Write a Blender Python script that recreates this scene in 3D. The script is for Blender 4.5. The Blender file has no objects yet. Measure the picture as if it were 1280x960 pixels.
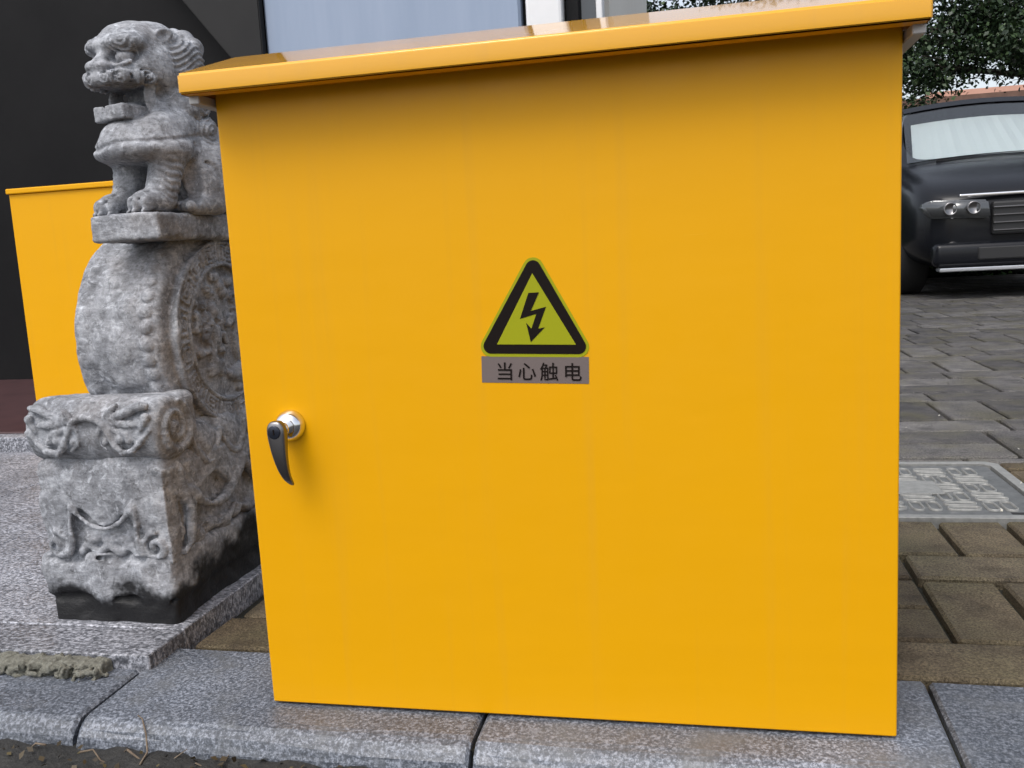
import bpy, bmesh, math, random
import numpy as np
from mathutils import Vector, Matrix, Euler
random.seed(7); rng = np.random.default_rng(7)
S = bpy.context.scene
COL = S.collection
rad = math.radians

# ---------------------------------------------------------------- camera, sky, sun, exposure
cam_d = bpy.data.cameras.new('camera'); cam = bpy.data.objects.new('camera', cam_d); COL.objects.link(cam)
cam_d.sensor_width = 36.0; cam_d.lens = 36.0 * 1125.78 / 1280.0
cam_d.clip_start = 0.02; cam_d.clip_end = 900
cam.matrix_world = Matrix.Translation((0.16657, -0.92652, 0.51963)) @ (
    Matrix.Rotation(0.216073, 4, 'Z') @ Matrix.Rotation(math.pi/2 - 0.144775, 4, 'X') @ Matrix.Rotation(-0.0542204, 4, 'Z'))
S.camera = cam

SUN_EL, SUN_AZ = 58.0, 205.0           # degrees; azimuth clockwise from +Y: over the photographer's left shoulder
W = bpy.data.worlds.new('World'); S.world = W; W.use_nodes = True
nt = W.node_tree; nt.nodes.clear()
sky = nt.nodes.new('ShaderNodeTexSky'); sky.sky_type = 'NISHITA'; sky.sun_disc = False
sky.sun_elevation = rad(SUN_EL); sky.sun_rotation = rad(SUN_AZ); sky.air_density = 1.0; sky.dust_density = 4.0; sky.ozone_density = 1.0
hs = nt.nodes.new('ShaderNodeHueSaturation'); hs.inputs['Saturation'].default_value = 0.42   # cloud veil greys the sky
bg = nt.nodes.new('ShaderNodeBackground'); bg.inputs['Strength'].default_value = 0.15
wo = nt.nodes.new('ShaderNodeOutputWorld')
nt.links.new(sky.outputs[0], hs.inputs['Color']); nt.links.new(hs.outputs[0], bg.inputs[0]); nt.links.new(bg.outputs[0], wo.inputs[0])

sun_d = bpy.data.lights.new('sun', 'SUN'); sun = bpy.data.objects.new('sun', sun_d); COL.objects.link(sun)
sun_d.energy = 0.6; sun_d.angle = rad(30); sun_d.color = (1.0, 0.97, 0.93)
az = rad(SUN_AZ); el = rad(SUN_EL)
to_sun = Vector((math.sin(az)*math.cos(el), math.cos(az)*math.cos(el), math.sin(el)))
sun.rotation_euler = to_sun.to_track_quat('Z', 'Y').to_euler()

S.view_settings.view_transform = 'Standard'; S.view_settings.look = 'None'
S.view_settings.gamma = 1.0; S.view_settings.use_curve_mapping = False
S.view_settings.exposure = 0.76

# ---------------------------------------------------------------- materials
def mat(name, base=(.5,.5,.5), rough=.6, metal=0.0, spec=.5, coat=0.0, coat_rough=.1):
    m = bpy.data.materials.new(name); m.use_nodes = True
    b = m.node_tree.nodes['Principled BSDF']
    b.inputs['Base Color'].default_value = (*base, 1); b.inputs['Roughness'].default_value = rough
    b.inputs['Metallic'].default_value = metal; b.inputs['Specular IOR Level'].default_value = spec
    b.inputs['Coat Weight'].default_value = coat; b.inputs['Coat Roughness'].default_value = coat_rough
    return m
class NG:
    def __init__(s, m):
        s.t = m.node_tree; s.b = s.t.nodes['Principled BSDF']
        tc = s.t.nodes.new('ShaderNodeTexCoord'); s.obj = tc.outputs['Object']
        g = s.t.nodes.new('ShaderNodeNewGeometry'); s.pos = g.outputs['Position']
    def n(s, typ, **k):
        x = s.t.nodes.new(typ)
        for a, v in k.items(): setattr(x, a, v)
        return x
    def link(s, a, b): s.t.links.new(a, b)
    def mapping(s, v, scale=(1,1,1), rot=(0,0,0)):
        x = s.n('ShaderNodeMapping'); x.inputs['Scale'].default_value = scale; x.inputs['Rotation'].default_value = rot
        s.link(v, x.inputs['Vector']); return x.outputs[0]
    def noise(s, v, scale, detail=4, rough=.6, dist=0):
        x = s.n('ShaderNodeTexNoise'); x.inputs['Scale'].default_value = scale; x.inputs['Detail'].default_value = detail
        x.inputs['Roughness'].default_value = rough; x.inputs['Distortion'].default_value = dist
        s.link(v, x.inputs['Vector']); return x.outputs['Fac']
    def vor(s, v, scale, out='Distance'):
        x = s.n('ShaderNodeTexVoronoi'); x.inputs['Scale'].default_value = scale; s.link(v, x.inputs['Vector']); return x.outputs[out]
    def ramp(s, f, stops):
        x = s.n('ShaderNodeValToRGB'); e = x.color_ramp.elements
        while len(e) < len(stops): e.new(.5)
        for i, (p, c) in enumerate(stops):
            e[i].position = p; e[i].color = (*c, 1) if len(c) == 3 else c
        s.link(f, x.inputs[0]); return x.outputs[0]
    def mix(s, f, a, b, mode='MIX'):
        x = s.n('ShaderNodeMix'); x.data_type = 'RGBA'; x.blend_type = mode
        for sock, v in ((x.inputs[0], f), (x.inputs[6], a), (x.inputs[7], b)):
            if isinstance(v, (int, float)): sock.default_value = v
            elif isinstance(v, tuple): sock.default_value = (*v, 1)
            else: s.link(v, sock)
        return x.outputs[2]
    def math(s, op, a, b=0.0, c=0.0):
        x = s.n('ShaderNodeMath'); x.operation = op
        for i, v in enumerate((a, b, c)):
            if isinstance(v, (int, float)): x.inputs[i].default_value = v
            else: s.link(v, x.inputs[i])
        return x.outputs[0]
    def sep(s, v):
        x = s.n('ShaderNodeSeparateXYZ'); s.link(v, x.inputs[0]); return x.outputs
    def bump(s, h, strength=.4, dist=.002, prev=None):
        x = s.n('ShaderNodeBump'); x.inputs['Strength'].default_value = strength; x.inputs['Distance'].default_value = dist
        s.link(h, x.inputs['Height'])
        if prev: s.link(prev, x.inputs['Normal'])
        return x.outputs[0]
    def rand(s): return s.n('ShaderNodeObjectInfo').outputs['Random']
    def set(s, color=None, rough=None, normal=None):
        if color is not None: s.link(color, s.b.inputs['Base Color'])
        if rough is not None: s.link(rough, s.b.inputs['Roughness'])
        if normal is not None: s.link(normal, s.b.inputs['Normal'])
BW = lambda v: (v, v, v)

def mk_yellow():
    m = mat('yellow_powder_coat', (.78,.36,.006), .42, spec=.16, coat=.04, coat_rough=.10); g = NG(m)
    big = g.noise(g.mapping(g.pos, (1.2,1.2,5)), 3, 2)
    col = g.mix(big, (.715,.345,.0025), (.690,.330,.0025))
    streak = g.noise(g.mapping(g.pos, (38,38,1.1)), 1, 4, .6); col = g.mix(g.ramp(streak, [(.56, BW(0)), (.80, BW(.11))]), col, (.42,.25,.06))   # faint dried rain streaks
    scr = g.noise(g.mapping(g.pos, (9,9,420), (0,.5,0)), 1, 2, .5); col = g.mix(g.math('MULTIPLY', g.ramp(scr, [(.735, BW(0)), (.76, BW(.30))]), g.ramp(g.noise(g.pos, 5, 2), [(.52, BW(0)), (.62, BW(1))])), col, (.85,.52,.10))
    sm = g.noise(g.pos, 55, 4, .7)
    col = g.mix(g.ramp(sm, [(.70, BW(0)), (.82, BW(.22))]), col, (.50,.25,.02))
    peel = g.noise(g.pos, 420, 2, .5); wav = g.noise(g.mapping(g.pos, (1,1,3)), 9, 2)
    g.set(col, g.ramp(g.noise(g.pos, 18, 5), [(.3, BW(.28)), (.7, BW(.42))]), g.bump(wav, .035, .01, g.bump(peel, .05, .001)))
    return m
def mk_granite(name, dark, mid, light, speck=260, stretch=(1,1,1), rough=(.35,.6), stain=None, stain_scale=6, bumpd=.0012):
    m = mat(name, mid, .5); g = NG(m)
    v = g.mapping(g.pos, stretch)
    n1 = g.noise(v, speck, 3, .75); n2 = g.noise(v, speck*.42, 3, .7); n3 = g.noise(g.pos, 5, 4)
    col = g.ramp(n1, [(.36, dark), (.5, mid), (.63, light)])
    col = g.mix(g.ramp(n2, [(.55, BW(0)), (.68, BW(.75))]), col, light)
    col = g.mix(g.ramp(g.noise(v, speck*.6, 2, .7), [(.56, BW(0)), (.66, BW(.8))]), col, dark)
    col = g.mix(.6, col, g.ramp(n3, [(.3, BW(.26)), (.7, BW(.74))]), 'OVERLAY')
    r = g.rand(); col = g.mix(.6, col, g.ramp(r, [(0, BW(.36)), (1, BW(.60))]), 'OVERLAY')
    if stain:
        col = g.mix(g.ramp(g.noise(g.pos, stain_scale, 6, .65), [(.5, BW(0)), (.66, BW(.7))]), col, stain)
    h = g.math('ADD', n1, g.math('MULTIPLY', n2, .8))
    g.set(col, g.ramp(g.noise(g.pos, 11, 4), [(.35, BW(rough[0])), (.65, BW(rough[1]))]), g.bump(h, .5, bumpd))
    return m
def mk_carved():
    m = mat('weathered_grey_stone', (.3,.3,.31), .8, spec=.3); g = NG(m)
    n1 = g.noise(g.pos, 22, 7, .68); n2 = g.noise(g.pos, 130, 5, .75); n3 = g.noise(g.pos, 60, 6, .7, 1.0)
    col = g.ramp(n1, [(.30, (.125,.130,.142)), (.46, (.215,.223,.242)), (.60, (.30,.311,.335)), (.75, (.43,.445,.475))])
    col = g.mix(g.ramp(n3, [(.52, BW(0)), (.66, BW(.75))]), col, (.46,.48,.52))          # pale lichen
    col = g.mix(g.ramp(g.noise(g.pos, 75, 6, .75, .6), [(.54, BW(0)), (.66, BW(.75))]), col, (.075,.078,.084))  # black grime specks
    col = g.mix(g.ramp(g.noise(g.pos, 9, 4), [(.52, BW(0)), (.7, BW(.35))]), col, (.19,.165,.15))  # brownish patches
    col = g.mix(.6, col, g.ramp(n2, [(.32, BW(.24)), (.68, BW(.80))]), 'OVERLAY')
    chis = g.noise(g.mapping(g.pos, (60,60,260)), 1, 3, .7); col = g.mix(.28, col, g.ramp(chis, [(.34, BW(.25)), (.66, BW(.78))]), 'OVERLAY')
    z = g.sep(g.pos)[2]; y = g.sep(g.pos)[1]
    lvl = g.math('ADD', z, g.math('MULTIPLY', g.math('SUBTRACT', g.noise(g.pos, 17, 5, .6), .5), -.11))
    lvl = g.math('ADD', lvl, g.math('MULTIPLY', g.math('SUBTRACT', y, .17), -.16))
    blk = g.ramp(lvl, [(.062, BW(1)), (.082, BW(0))])
    col = g.mix(blk, col, (.012,.012,.013))                                               # black tar coat on the foot, ragged edge
    h = g.math('ADD', g.math('MULTIPLY', n1, .8), g.math('ADD', n3, g.math('ADD', g.math('MULTIPLY', n2, 1.0), g.math('MULTIPLY', chis, .5))))
    g.set(col, g.mix(blk, BW(.82), BW(.45)), g.bump(h, .42, .0035))
    return m
def mk_paver(name='brown_paver', grey=False):
    m = mat(name, (.1,.085,.06), .7, spec=.25); g = NG(m)
    r = g.math('FRACT', g.math('ADD', g.rand(), g.n('ShaderNodeNewGeometry').outputs['Random Per Island']))
    a = g.ramp(r, [(0, (.085,.064,.040)), (.35, (.125,.098,.062)), (.7, (.145,.118,.080)), (1, (.185,.160,.118))])
    if grey: a = g.ramp(r, [(0, (.072,.068,.068)), (.35, (.095,.090,.089)), (.7, (.115,.109,.107)), (1, (.15,.143,.138))])
    n1 = g.noise(g.pos, 14, 6, .65); n2 = g.noise(g.pos, 330, 3, .75)
    col = g.mix(.75, a, g.ramp(n1, [(.30, BW(.12)), (.70, BW(.80))]), 'OVERLAY')
    col = g.mix(g.ramp(g.noise(g.pos, 7, 5), [(.46, BW(0)), (.64, BW(.6))]), col, (.072,.066,.034))    # moss film
    col = g.mix(.8, col, g.ramp(n2, [(.33, BW(.08)), (.67, BW(.88))]), 'OVERLAY')
    col = g.mix(g.ramp(g.noise(g.pos, 480, 2), [(.70, BW(0)), (.76, BW(.7))]), col, (.36,.33,.27))
    g.set(col, g.ramp(g.noise(g.pos, 6, 4), [(.3, BW(.58)), (.7, BW(.85))]), g.bump(g.math('ADD', n2, g.math('MULTIPLY', n1, 2.5)), .9, .003))
    return m
def mk_noise(name, stops, scale=8, detail=6, rough=.8, bump=.3, bd=.004, metal=0, stretch=(1,1,1), rr=.65):
    m = mat(name, stops[0][1], rough, metal); g = NG(m)
    n = g.noise(g.mapping(g.pos, stretch), scale, detail, rr)
    g.set(g.ramp(n, stops), None, g.bump(n, bump, bd)); return m
def mk_leaf(name, c1, c2, c3):
    m = mat(name, c2, .45, spec=.4); g = NG(m)
    gi = g.n('ShaderNodeNewGeometry').outputs['Random Per Island']
    g.set(g.ramp(gi, [(0, c1), (.6, c2), (1, c3)]))
    g.b.inputs['Transmission Weight'].default_value = 0
    return m

YEL = mk_yellow()
YEL_WET = YEL.copy(); YEL_WET.name = 'yellow_powder_coat_rain_wet'
YEL_WET.node_tree.nodes['Principled BSDF'].inputs['Coat Weight'].default_value = 1.0; YEL_WET.node_tree.nodes['Principled BSDF'].inputs['Coat Roughness'].default_value = .05
STONE = mk_carved()
KERB = mk_granite('wet_grey_kerb_granite', (.042,.048,.060), (.090,.102,.124), (.235,.255,.30), 250, rough=(.32,.6), stain=(.115,.12,.125), stain_scale=9)
SLAB = mk_granite('speckled_flamed_granite', (.050,.053,.063), (.160,.166,.188), (.42,.43,.475), 140, stretch=(1,1.7,1), rough=(.4,.7), bumpd=.0025)
PAVER = mk_paver(); PAVER_G = mk_paver('grey_paver', True)
SOIL = mk_noise('mossy_joint_soil', [(.3,(.006,.006,.004)), (.6,(.016,.016,.009)), (.8,(.035,.038,.016))], 60, 6, .9, .6, .006)
ASPH = mk_noise('dark_wet_asphalt', [(.3,(.008,.008,.008)), (.6,(.018,.0175,.016)), (.8,(.038,.036,.032))], 90, 6, .7, .7, .006)
MORTAR = mk_noise('crumbling_mortar', [(.30,(.06,.06,.045)), (.42,(.22,.215,.175)), (.56,(.34,.335,.28)), (.72,(.50,.49,.43))], 120, 8, .95, 1.0, .012, rr=.8)
FAR_ST = mk_noise('ground_stone', [(.3,(.09,.085,.08)), (.7,(.16,.15,.14))], 3, 6, .8, .2)
IRON = mk_noise('grey_cast_iron', [(.3,(.075,.08,.08)), (.6,(.13,.135,.135)), (.8,(.20,.20,.195))], 40, 6, .55, .3, .002, metal=.1)
IRON_B = mk_noise('worn_raised_iron', [(.3,(.17,.172,.165)), (.7,(.28,.282,.27))], 60, 5, .5, .2, .001, metal=.1)
CHROME = mat('chrome', (.78,.78,.80), .08, 1.0)
STEEL = mat('dark_satin_steel', (.22,.215,.22), .28, 1.0)
LOCK = mat('lock_face_dark', (.03,.035,.05), .25, .6)
GALV = mat('pale_galvanised_sheet', (.46,.45,.44), .5, .3)
STK_Y = mat('sticker_yellow_green', (.29,.30,.006), .45, spec=.2)
STK_K = mat('sticker_black', (.008,.005,.004), .5, spec=.12)
STK_G = mat('sticker_grey_foil', (.155,.125,.118), .5, .1, spec=.2)
BLUEP = mk_noise('blue_grey_polished_panel', [(.3,(.215,.275,.38)), (.7,(.27,.33,.44))], 1.3, 4, .22, .05, .004, stretch=(4,4,.5))
WHITEC = mk_noise('white_column_paint', [(.3,(.66,.67,.68)), (.7,(.76,.76,.77))], 3, 5, .45, .1)
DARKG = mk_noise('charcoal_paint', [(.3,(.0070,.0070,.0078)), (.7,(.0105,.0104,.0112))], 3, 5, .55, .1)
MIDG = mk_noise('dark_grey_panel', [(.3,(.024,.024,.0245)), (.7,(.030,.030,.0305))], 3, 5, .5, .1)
for _m in (DARKG, MIDG): _m.node_tree.nodes['Principled BSDF'].inputs['Specular IOR Level'].default_value = .12
REDF = mk_noise('maroon_floor', [(.3,(.035,.013,.015)), (.7,(.055,.022,.024))], 12, 6, .6, .2)
GLASSD = mat('dark_window_glass', (.02,.025,.03), .05, 0, .8)
CARP = mat('car_paint_black', (.008,.009,.012), .25, 0, .22, .12, .03)
CARG = mat('dark_side_glass', (.03,.035,.037), .03, 0, 1.0, 1.0, .02)
CARG.node_tree.nodes['Principled BSDF'].inputs['IOR'].default_value = 1.9; CARG.node_tree.nodes['Principled BSDF'].inputs['Coat IOR'].default_value = 1.9
WSG = mat('clear_windscreen', (.92,.97,.96), .0, 0, .5); WSG.node_tree.nodes['Principled BSDF'].inputs['Transmission Weight'].default_value = 1.0
FOIL = mat('added_pale_foil', (.72,.75,.76), .35, .25)  # pale foil of the shade added behind the windscreen to lighten it
HLENS = mat('headlamp_cover', (.10,.105,.11), .06, .3, .6, .6, .02)
CLOTH = mat('grey_seat_cloth', (.09,.09,.095), .9)
RUB = mat('black_rubber', (.012,.012,.012), .8)
PLAS = mat('black_plastic', (.02,.02,.021), .5)
LENS = mat('headlamp_lens', (.55,.57,.60), .08, .4, .8, 1.0, .02)
BARK = mk_noise('bark', [(.3,(.035,.028,.022)), (.7,(.10,.085,.07))], 20, 6, .9, .8, .02, stretch=(1,1,.25))
LEAF = mk_leaf('broad_leaf', (.012,.024,.012), (.022,.042,.018), (.05,.085,.03))
HEDG = mk_leaf('hedge_leaf', (.018,.04,.014), (.035,.07,.022), (.07,.12,.035))
SALM = mk_noise('salmon_render', [(.3,(.50,.27,.20)), (.7,(.58,.33,.25))], 1, 5, .8, .1)
CREAM = mk_noise('cream_render', [(.3,(.62,.60,.55)), (.7,(.70,.68,.63))], 1, 5, .8, .1)
ROOFB = mk_noise('brown_roof', [(.3,(.10,.055,.04)), (.7,(.16,.09,.065))], 4, 5, .8, .2)
TWIG = mk_noise('dry_twig', [(.3,(.09,.065,.045)), (.7,(.20,.155,.11))], 60, 4, .8, .3, .001)
DEAD = mk_leaf('dead_leaf', (.03,.022,.012), (.06,.043,.02), (.11,.09,.04))
PETAL = mat('pale_petal', (.62,.60,.52), .6)
PIPE = mat('grey_soffit_sheet', (.30,.30,.31), .5)

# ---------------------------------------------------------------- object helpers
def tag(o, label=None, cat=None, group=None, kind=None):
    if label: o['label'] = label
    if cat: o['category'] = cat
    if group: o['group'] = group
    if kind: o['kind'] = kind
    return o
def empty(name, loc=(0,0,0), parent=None):
    o = bpy.data.objects.new(name, None); o.empty_display_size = .05; o.location = loc; COL.objects.link(o)
    if parent: o.parent = parent
    return o
def link(name, me, m=None, parent=None, smooth=False):
    if m and not me.materials: me.materials.append(m)
    if smooth: me.polygons.foreach_set('use_smooth', [True]*len(me.polygons))
    o = bpy.data.objects.new(name, me); COL.objects.link(o)
    if parent:
        o.parent = parent
        o.matrix_parent_inverse = parent_world(parent).inverted()
    return o
def parent_world(p):
    M = p.matrix_basis.copy()
    if p.parent: M = parent_world(p.parent) @ p.matrix_parent_inverse @ M
    return M
def bm_mesh(bm, name='m'):
    me = bpy.data.meshes.new(name); bm.normal_update(); bm.to_mesh(me); bm.free(); return me
def box_bm(lo, hi, bev=0, seg=1):
    bm = bmesh.new(); bmesh.ops.create_cube(bm, size=1)
    lo, hi = Vector(lo), Vector(hi)
    for v in bm.verts: v.co = Vector(((lo[i]+hi[i])/2 + v.co[i]*(hi[i]-lo[i]) for i in range(3)))
    if bev: bmesh.ops.bevel(bm, geom=bm.edges[:], offset=bev, segments=seg, affect='EDGES', profile=.5)
    return bm
def box(name, lo, hi, m, parent=None, bev=0, seg=1, smooth=False):
    return link(name, bm_mesh(box_bm(lo, hi, bev, seg), name), m, parent, smooth)
def poly_prism(name, pts, y0, y1, m, parent=None, bev=0, axis='y', smooth=False):
    """pts (u,v): extruded along y (u=x, v=z), x (u=y, v=z) or z (u=x, v=y)"""
    bm = bmesh.new()
    f = {'y': lambda u,v,w:(u,w,v), 'x': lambda u,v,w:(w,u,v), 'z': lambda u,v,w:(u,v,w)}[axis]
    A = [bm.verts.new(f(u,v,y0)) for u,v in pts]; B = [bm.verts.new(f(u,v,y1)) for u,v in pts]
    n = len(pts); bm.faces.new(A); bm.faces.new(B[::-1])
    for i in range(n): bm.faces.new((A[i], B[i], B[(i+1)%n], A[(i+1)%n]))
    bmesh.ops.recalc_face_normals(bm, faces=bm.faces[:])
    if bev: bmesh.ops.bevel(bm, geom=bm.edges[:], offset=bev, segments=2, affect='EDGES')
    return link(name, bm_mesh(bm, name), m, parent, smooth)
def lathe(name, prof, m, parent=None, M=Matrix(), n=40, smooth=True):
    """prof: (radius, height) about local z"""
    vs, fs = [], []
    for r, h in prof:
        for i in range(n):
            a = 2*math.pi*i/n; vs.append(M @ Vector((r*math.cos(a), r*math.sin(a), h)))
    for j in range(len(prof)-1):
        for i in range(n):
            fs.append((j*n+i, j*n+(i+1)%n, (j+1)*n+(i+1)%n, (j+1)*n+i))
    fs.append(tuple(range(n))[::-1]); fs.append(tuple((len(prof)-1)*n+i for i in range(n)))
    me = bpy.data.meshes.new(name); me.from_pydata(vs, [], fs); me.update()
    o = link(name, me, m, parent, smooth)
    return o
def sweep(pts, radii, n=8, cap=True):
    """returns verts, faces of a tapered tube along pts"""
    vs, fs = [], []; pts = [Vector(p) for p in pts]
    up = Vector((.123,.31,.94)).normalized()
    for j, p in enumerate(pts):
        t = (pts[min(j+1, len(pts)-1)] - pts[max(j-1, 0)]).normalized()
        a = t.cross(up); a = a.normalized() if a.length > 1e-4 else t.orthogonal().normalized(); b = t.cross(a)
        for i in range(n):
            q = 2*math.pi*i/n; vs.append(p + (a*math.cos(q) + b*math.sin(q))*radii[j])
    for j in range(len(pts)-1):
        for i in range(n): fs.append((j*n+i, j*n+(i+1)%n, (j+1)*n+(i+1)%n, (j+1)*n+i))
    if cap: fs.append(tuple(range(n))[::-1]); fs.append(tuple((len(pts)-1)*n+i for i in range(n)))
    return vs, fs
def merge(parts):
    V, F = [], []
    for v, f in parts:
        o = len(V); V += v; F += [tuple(i+o for i in q) for q in f]
    return V, F
def pymesh(name, V, F):
    me = bpy.data.meshes.new(name); me.from_pydata([tuple(v) for v in V], [], F); me.update(); return me

# ---------------------------------------------------------------- carving in a distance field, meshed with surface nets
class Field:
    def __init__(s, lo, hi, h):
        s.h = h; s.o = np.array(lo, np.float32); s.n = np.ceil((np.array(hi)-np.array(lo))/h).astype(int)+1
        s.D = np.full(s.n, .05, np.float32); s.R = np.eye(3, dtype=np.float32); s.T = np.zeros(3, np.float32)
    def frame(s, T=(0,0,0), rot=(0,0,0)):
        s.T = np.array(T, np.float32); s.R = np.array(Euler([rad(a) for a in rot]).to_matrix(), dtype=np.float32)
    def win(s, c, r):
        c = s.R @ np.array(c, np.float32) + s.T
        a = np.maximum(np.floor((c-r-s.o)/s.h).astype(int), 0); b = np.minimum(np.ceil((c+r-s.o)/s.h).astype(int)+1, s.n)
        if (b <= a).any(): return None
        sl = tuple(slice(a[i], b[i]) for i in range(3))
        ax = [s.o[i] + s.h*np.arange(a[i], b[i], dtype=np.float32) - s.T[i] for i in range(3)]
        P = np.stack(np.meshgrid(*ax, indexing='ij'), -1)
        return sl, P @ s.R
    def apply(s, sl, d, k, op):
        A = s.D[sl]
        if op == 'sub': d = -d
        if k > 0:
            h = np.maximum(k - np.abs(A-d), 0)/k
            s.D[sl] = (np.minimum(A, d) - h*h*k*.25) if op == 'add' else (np.maximum(A, d) + h*h*k*.25)
        else: s.D[sl] = np.minimum(A, d) if op == 'add' else np.maximum(A, d)
    def ell(s, c, r, k=.008, op='add', rot=None):
        r = np.array(r, np.float32); w = s.win(c, r.max()+k+.01)
        if w is None: return
        sl, P = w; q = P - np.array(c, np.float32)
        if rot is not None: q = q @ np.array(Euler([rad(a) for a in rot]).to_matrix(), dtype=np.float32)
        k0 = np.sqrt(((q/r)**2).sum(-1))+1e-6; k1 = np.sqrt(((q/(r*r))**2).sum(-1))+1e-6
        s.apply(sl, k0*(k0-1)/k1, k, op)
    def cap(s, a, b, ra, rb=None, k=.006, op='add'):
        rb = ra if rb is None else rb; a = np.array(a, np.float32); b = np.array(b, np.float32)
        w = s.win((a+b)/2, np.linalg.norm(b-a)/2 + max(ra, rb) + k + .008)
        if w is None: return
        sl, P = w; ab = b-a; t = np.clip(((P-a)@ab)/(ab@ab+1e-12), 0, 1)
        s.apply(sl, np.linalg.norm(P-a-t[..., None]*ab, axis=-1) - (ra+(rb-ra)*t), k, op)
    def tube(s, pts, r, k=.003, op='add', r2=None):
        n = len(pts)-1
        for i in range(n):
            a = r if r2 is None else r+(r2-r)*i/n; b = r if r2 is None else r+(r2-r)*(i+1)/n
            s.cap(pts[i], pts[i+1], a, b, k, op)
    def box(s, c, hf, rd=.005, k=.004, op='add', rot=None):
        hf = np.array(hf, np.float32); w = s.win(c, np.linalg.norm(hf)+k+.01)
        if w is None: return
        sl, P = w; q = P - np.array(c, np.float32)
        if rot is not None: q = q @ np.array(Euler([rad(a) for a in rot]).to_matrix(), dtype=np.float32)
        q = np.abs(q) - hf + rd
        s.apply(sl, np.linalg.norm(np.maximum(q, 0), axis=-1) + np.minimum(q.max(-1), 0) - rd, k, op)
    def cylx(s, c, r, hx, rd=.008, k=.004, op='add'):
        w = s.win(c, math.hypot(r, hx)+k+.01)
        if w is None: return
        sl, P = w; q = P - np.array(c, np.float32)
        d = np.stack([np.abs(q[..., 0])-hx+rd, np.sqrt(q[..., 1]**2+q[..., 2]**2)-r+rd], -1)
        s.apply(sl, np.linalg.norm(np.maximum(d, 0), axis=-1) + np.minimum(d.max(-1), 0) - rd, k, op)
    def fn(s, c, r, f, k=.004, op='add'):
        w = s.win(c, r)
        if w: s.apply(w[0], f(w[1]).astype(np.float32), k, op)
    def groove(s, c, r, phase, amp):
        """shallow ridges: phase(P) in turns, fading out over an ellipsoid c, r"""
        r = np.array(r, np.float32); w = s.win(c, r.max())
        if w is None: return
        sl, P = w; m = np.clip((1-np.sqrt((((P-np.array(c, np.float32))/r)**2).sum(-1)))*4, 0, 1)
        s.D[sl] += (amp*m*(.5+.5*np.cos(2*math.pi*phase(P)))).astype(np.float32)
    def rough(s, amp, freq, seed=1):
        g = np.random.default_rng(seed); sl, P = (slice(None),)*3, None
        ax = [s.o[i] + s.h*np.arange(s.n[i], dtype=np.float32) for i in range(3)]
        X, Y, Z = np.meshgrid(*ax, indexing='ij')
        for o in range(4):
            fr = freq*2**o
            for _ in range(3):
                d = g.normal(size=3); d /= np.linalg.norm(d); ph = g.uniform(0, 6.28)
                d2 = g.normal(size=3); d2 /= np.linalg.norm(d2)
                s.D += amp*.45**o*np.sin(fr*(d[0]*X+d[1]*Y+d[2]*Z)+ph + 1.6*np.sin(fr*.6*(d2[0]*X+d2[1]*Y+d2[2]*Z))).astype(np.float32)*.5
    def mesh(s, name):
        D = s.D; D[0] = D[-1] = .05; D[:, 0] = D[:, -1] = .05; D[:, :, 0] = D[:, :, -1] = .05
        S_ = D < 0
        cnt = sum(S_[i:S_.shape[0]-1+i, j:S_.shape[1]-1+j, k:S_.shape[2]-1+k].astype(np.int8) for i in (0,1) for j in (0,1) for k in (0,1))
        act = (cnt > 0) & (cnt < 8); I = np.argwhere(act); idx = np.full(act.shape, -1, np.int32); idx[act] = np.arange(len(I))
        acc = np.zeros((len(I), 3)); num = np.zeros(len(I))
        C = [(i,j,k) for i in (0,1) for j in (0,1) for k in (0,1)]
        for a in C:
            for ax in range(3):
                if a[ax]: continue
                b = list(a); b[ax] = 1
                da = D[I[:,0]+a[0], I[:,1]+a[1], I[:,2]+a[2]]; db = D[I[:,0]+b[0], I[:,1]+b[1], I[:,2]+b[2]]
                x = (da < 0) != (db < 0); t = np.where(x, da/np.where(x, da-db, 1), 0)
                p = np.array(a, float) + t[:, None]*(np.array(b)-np.array(a)); acc += p*x[:, None]; num += x
        V = s.o + s.h*(I + acc/num[:, None])
        Fs = []
        for ax in range(3):
            u, v = (ax+1) % 3, (ax+2) % 3
            A = S_.take(range(S_.shape[ax]-1), ax); B = S_.take(range(1, S_.shape[ax]), ax)
            E = np.argwhere(A != B); E = E[(E[:, u] > 0) & (E[:, v] > 0) & (E[:, u] < S_.shape[u]-1) & (E[:, v] < S_.shape[v]-1)]
            q = []
            for du, dv in ((1,1),(0,1),(0,0),(1,0)):
                c = E.copy(); c[:, u] -= du; c[:, v] -= dv; q.append(idx[c[:,0], c[:,1], c[:,2]])
            q = np.stack(q, 1); ins = A[E[:,0], E[:,1], E[:,2]]
            q[~ins] = q[~ins][:, ::-1]; Fs.append(q)
        F = np.concatenate(Fs); F = F[(F >= 0).all(1)]
        me = bpy.data.meshes.new(name); me.vertices.add(len(V)); me.vertices.foreach_set('co', V.astype(np.float32).ravel())
        me.loops.add(F.size); me.loops.foreach_set('vertex_index', F.astype(np.int32).ravel())
        me.polygons.add(len(F)); me.polygons.foreach_set('loop_start', np.arange(0, F.size, 4, dtype=np.int32))
        me.polygons.foreach_set('loop_total', np.full(len(F), 4, np.int32)); me.update(calc_edges=True); me.validate()
        return me

# ================================================================= SETTING
# ground: one sheet to the horizon, then bedding under the pavers, the road beyond the kerb
def sheet(name, x0, x1, y0, y1, z, m, kind='structure'):
    me = pymesh(name, [(x0,y0,z),(x1,y0,z),(x1,y1,z),(x0,y1,z)], [(0,1,2,3)])
    return tag(link(name, me, m), kind=kind)
sheet('ground', -400, 400, -400, 500, -.16, FAR_ST)
sheet('road', -60, 60, -14, -.05, -.058, ASPH)

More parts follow.
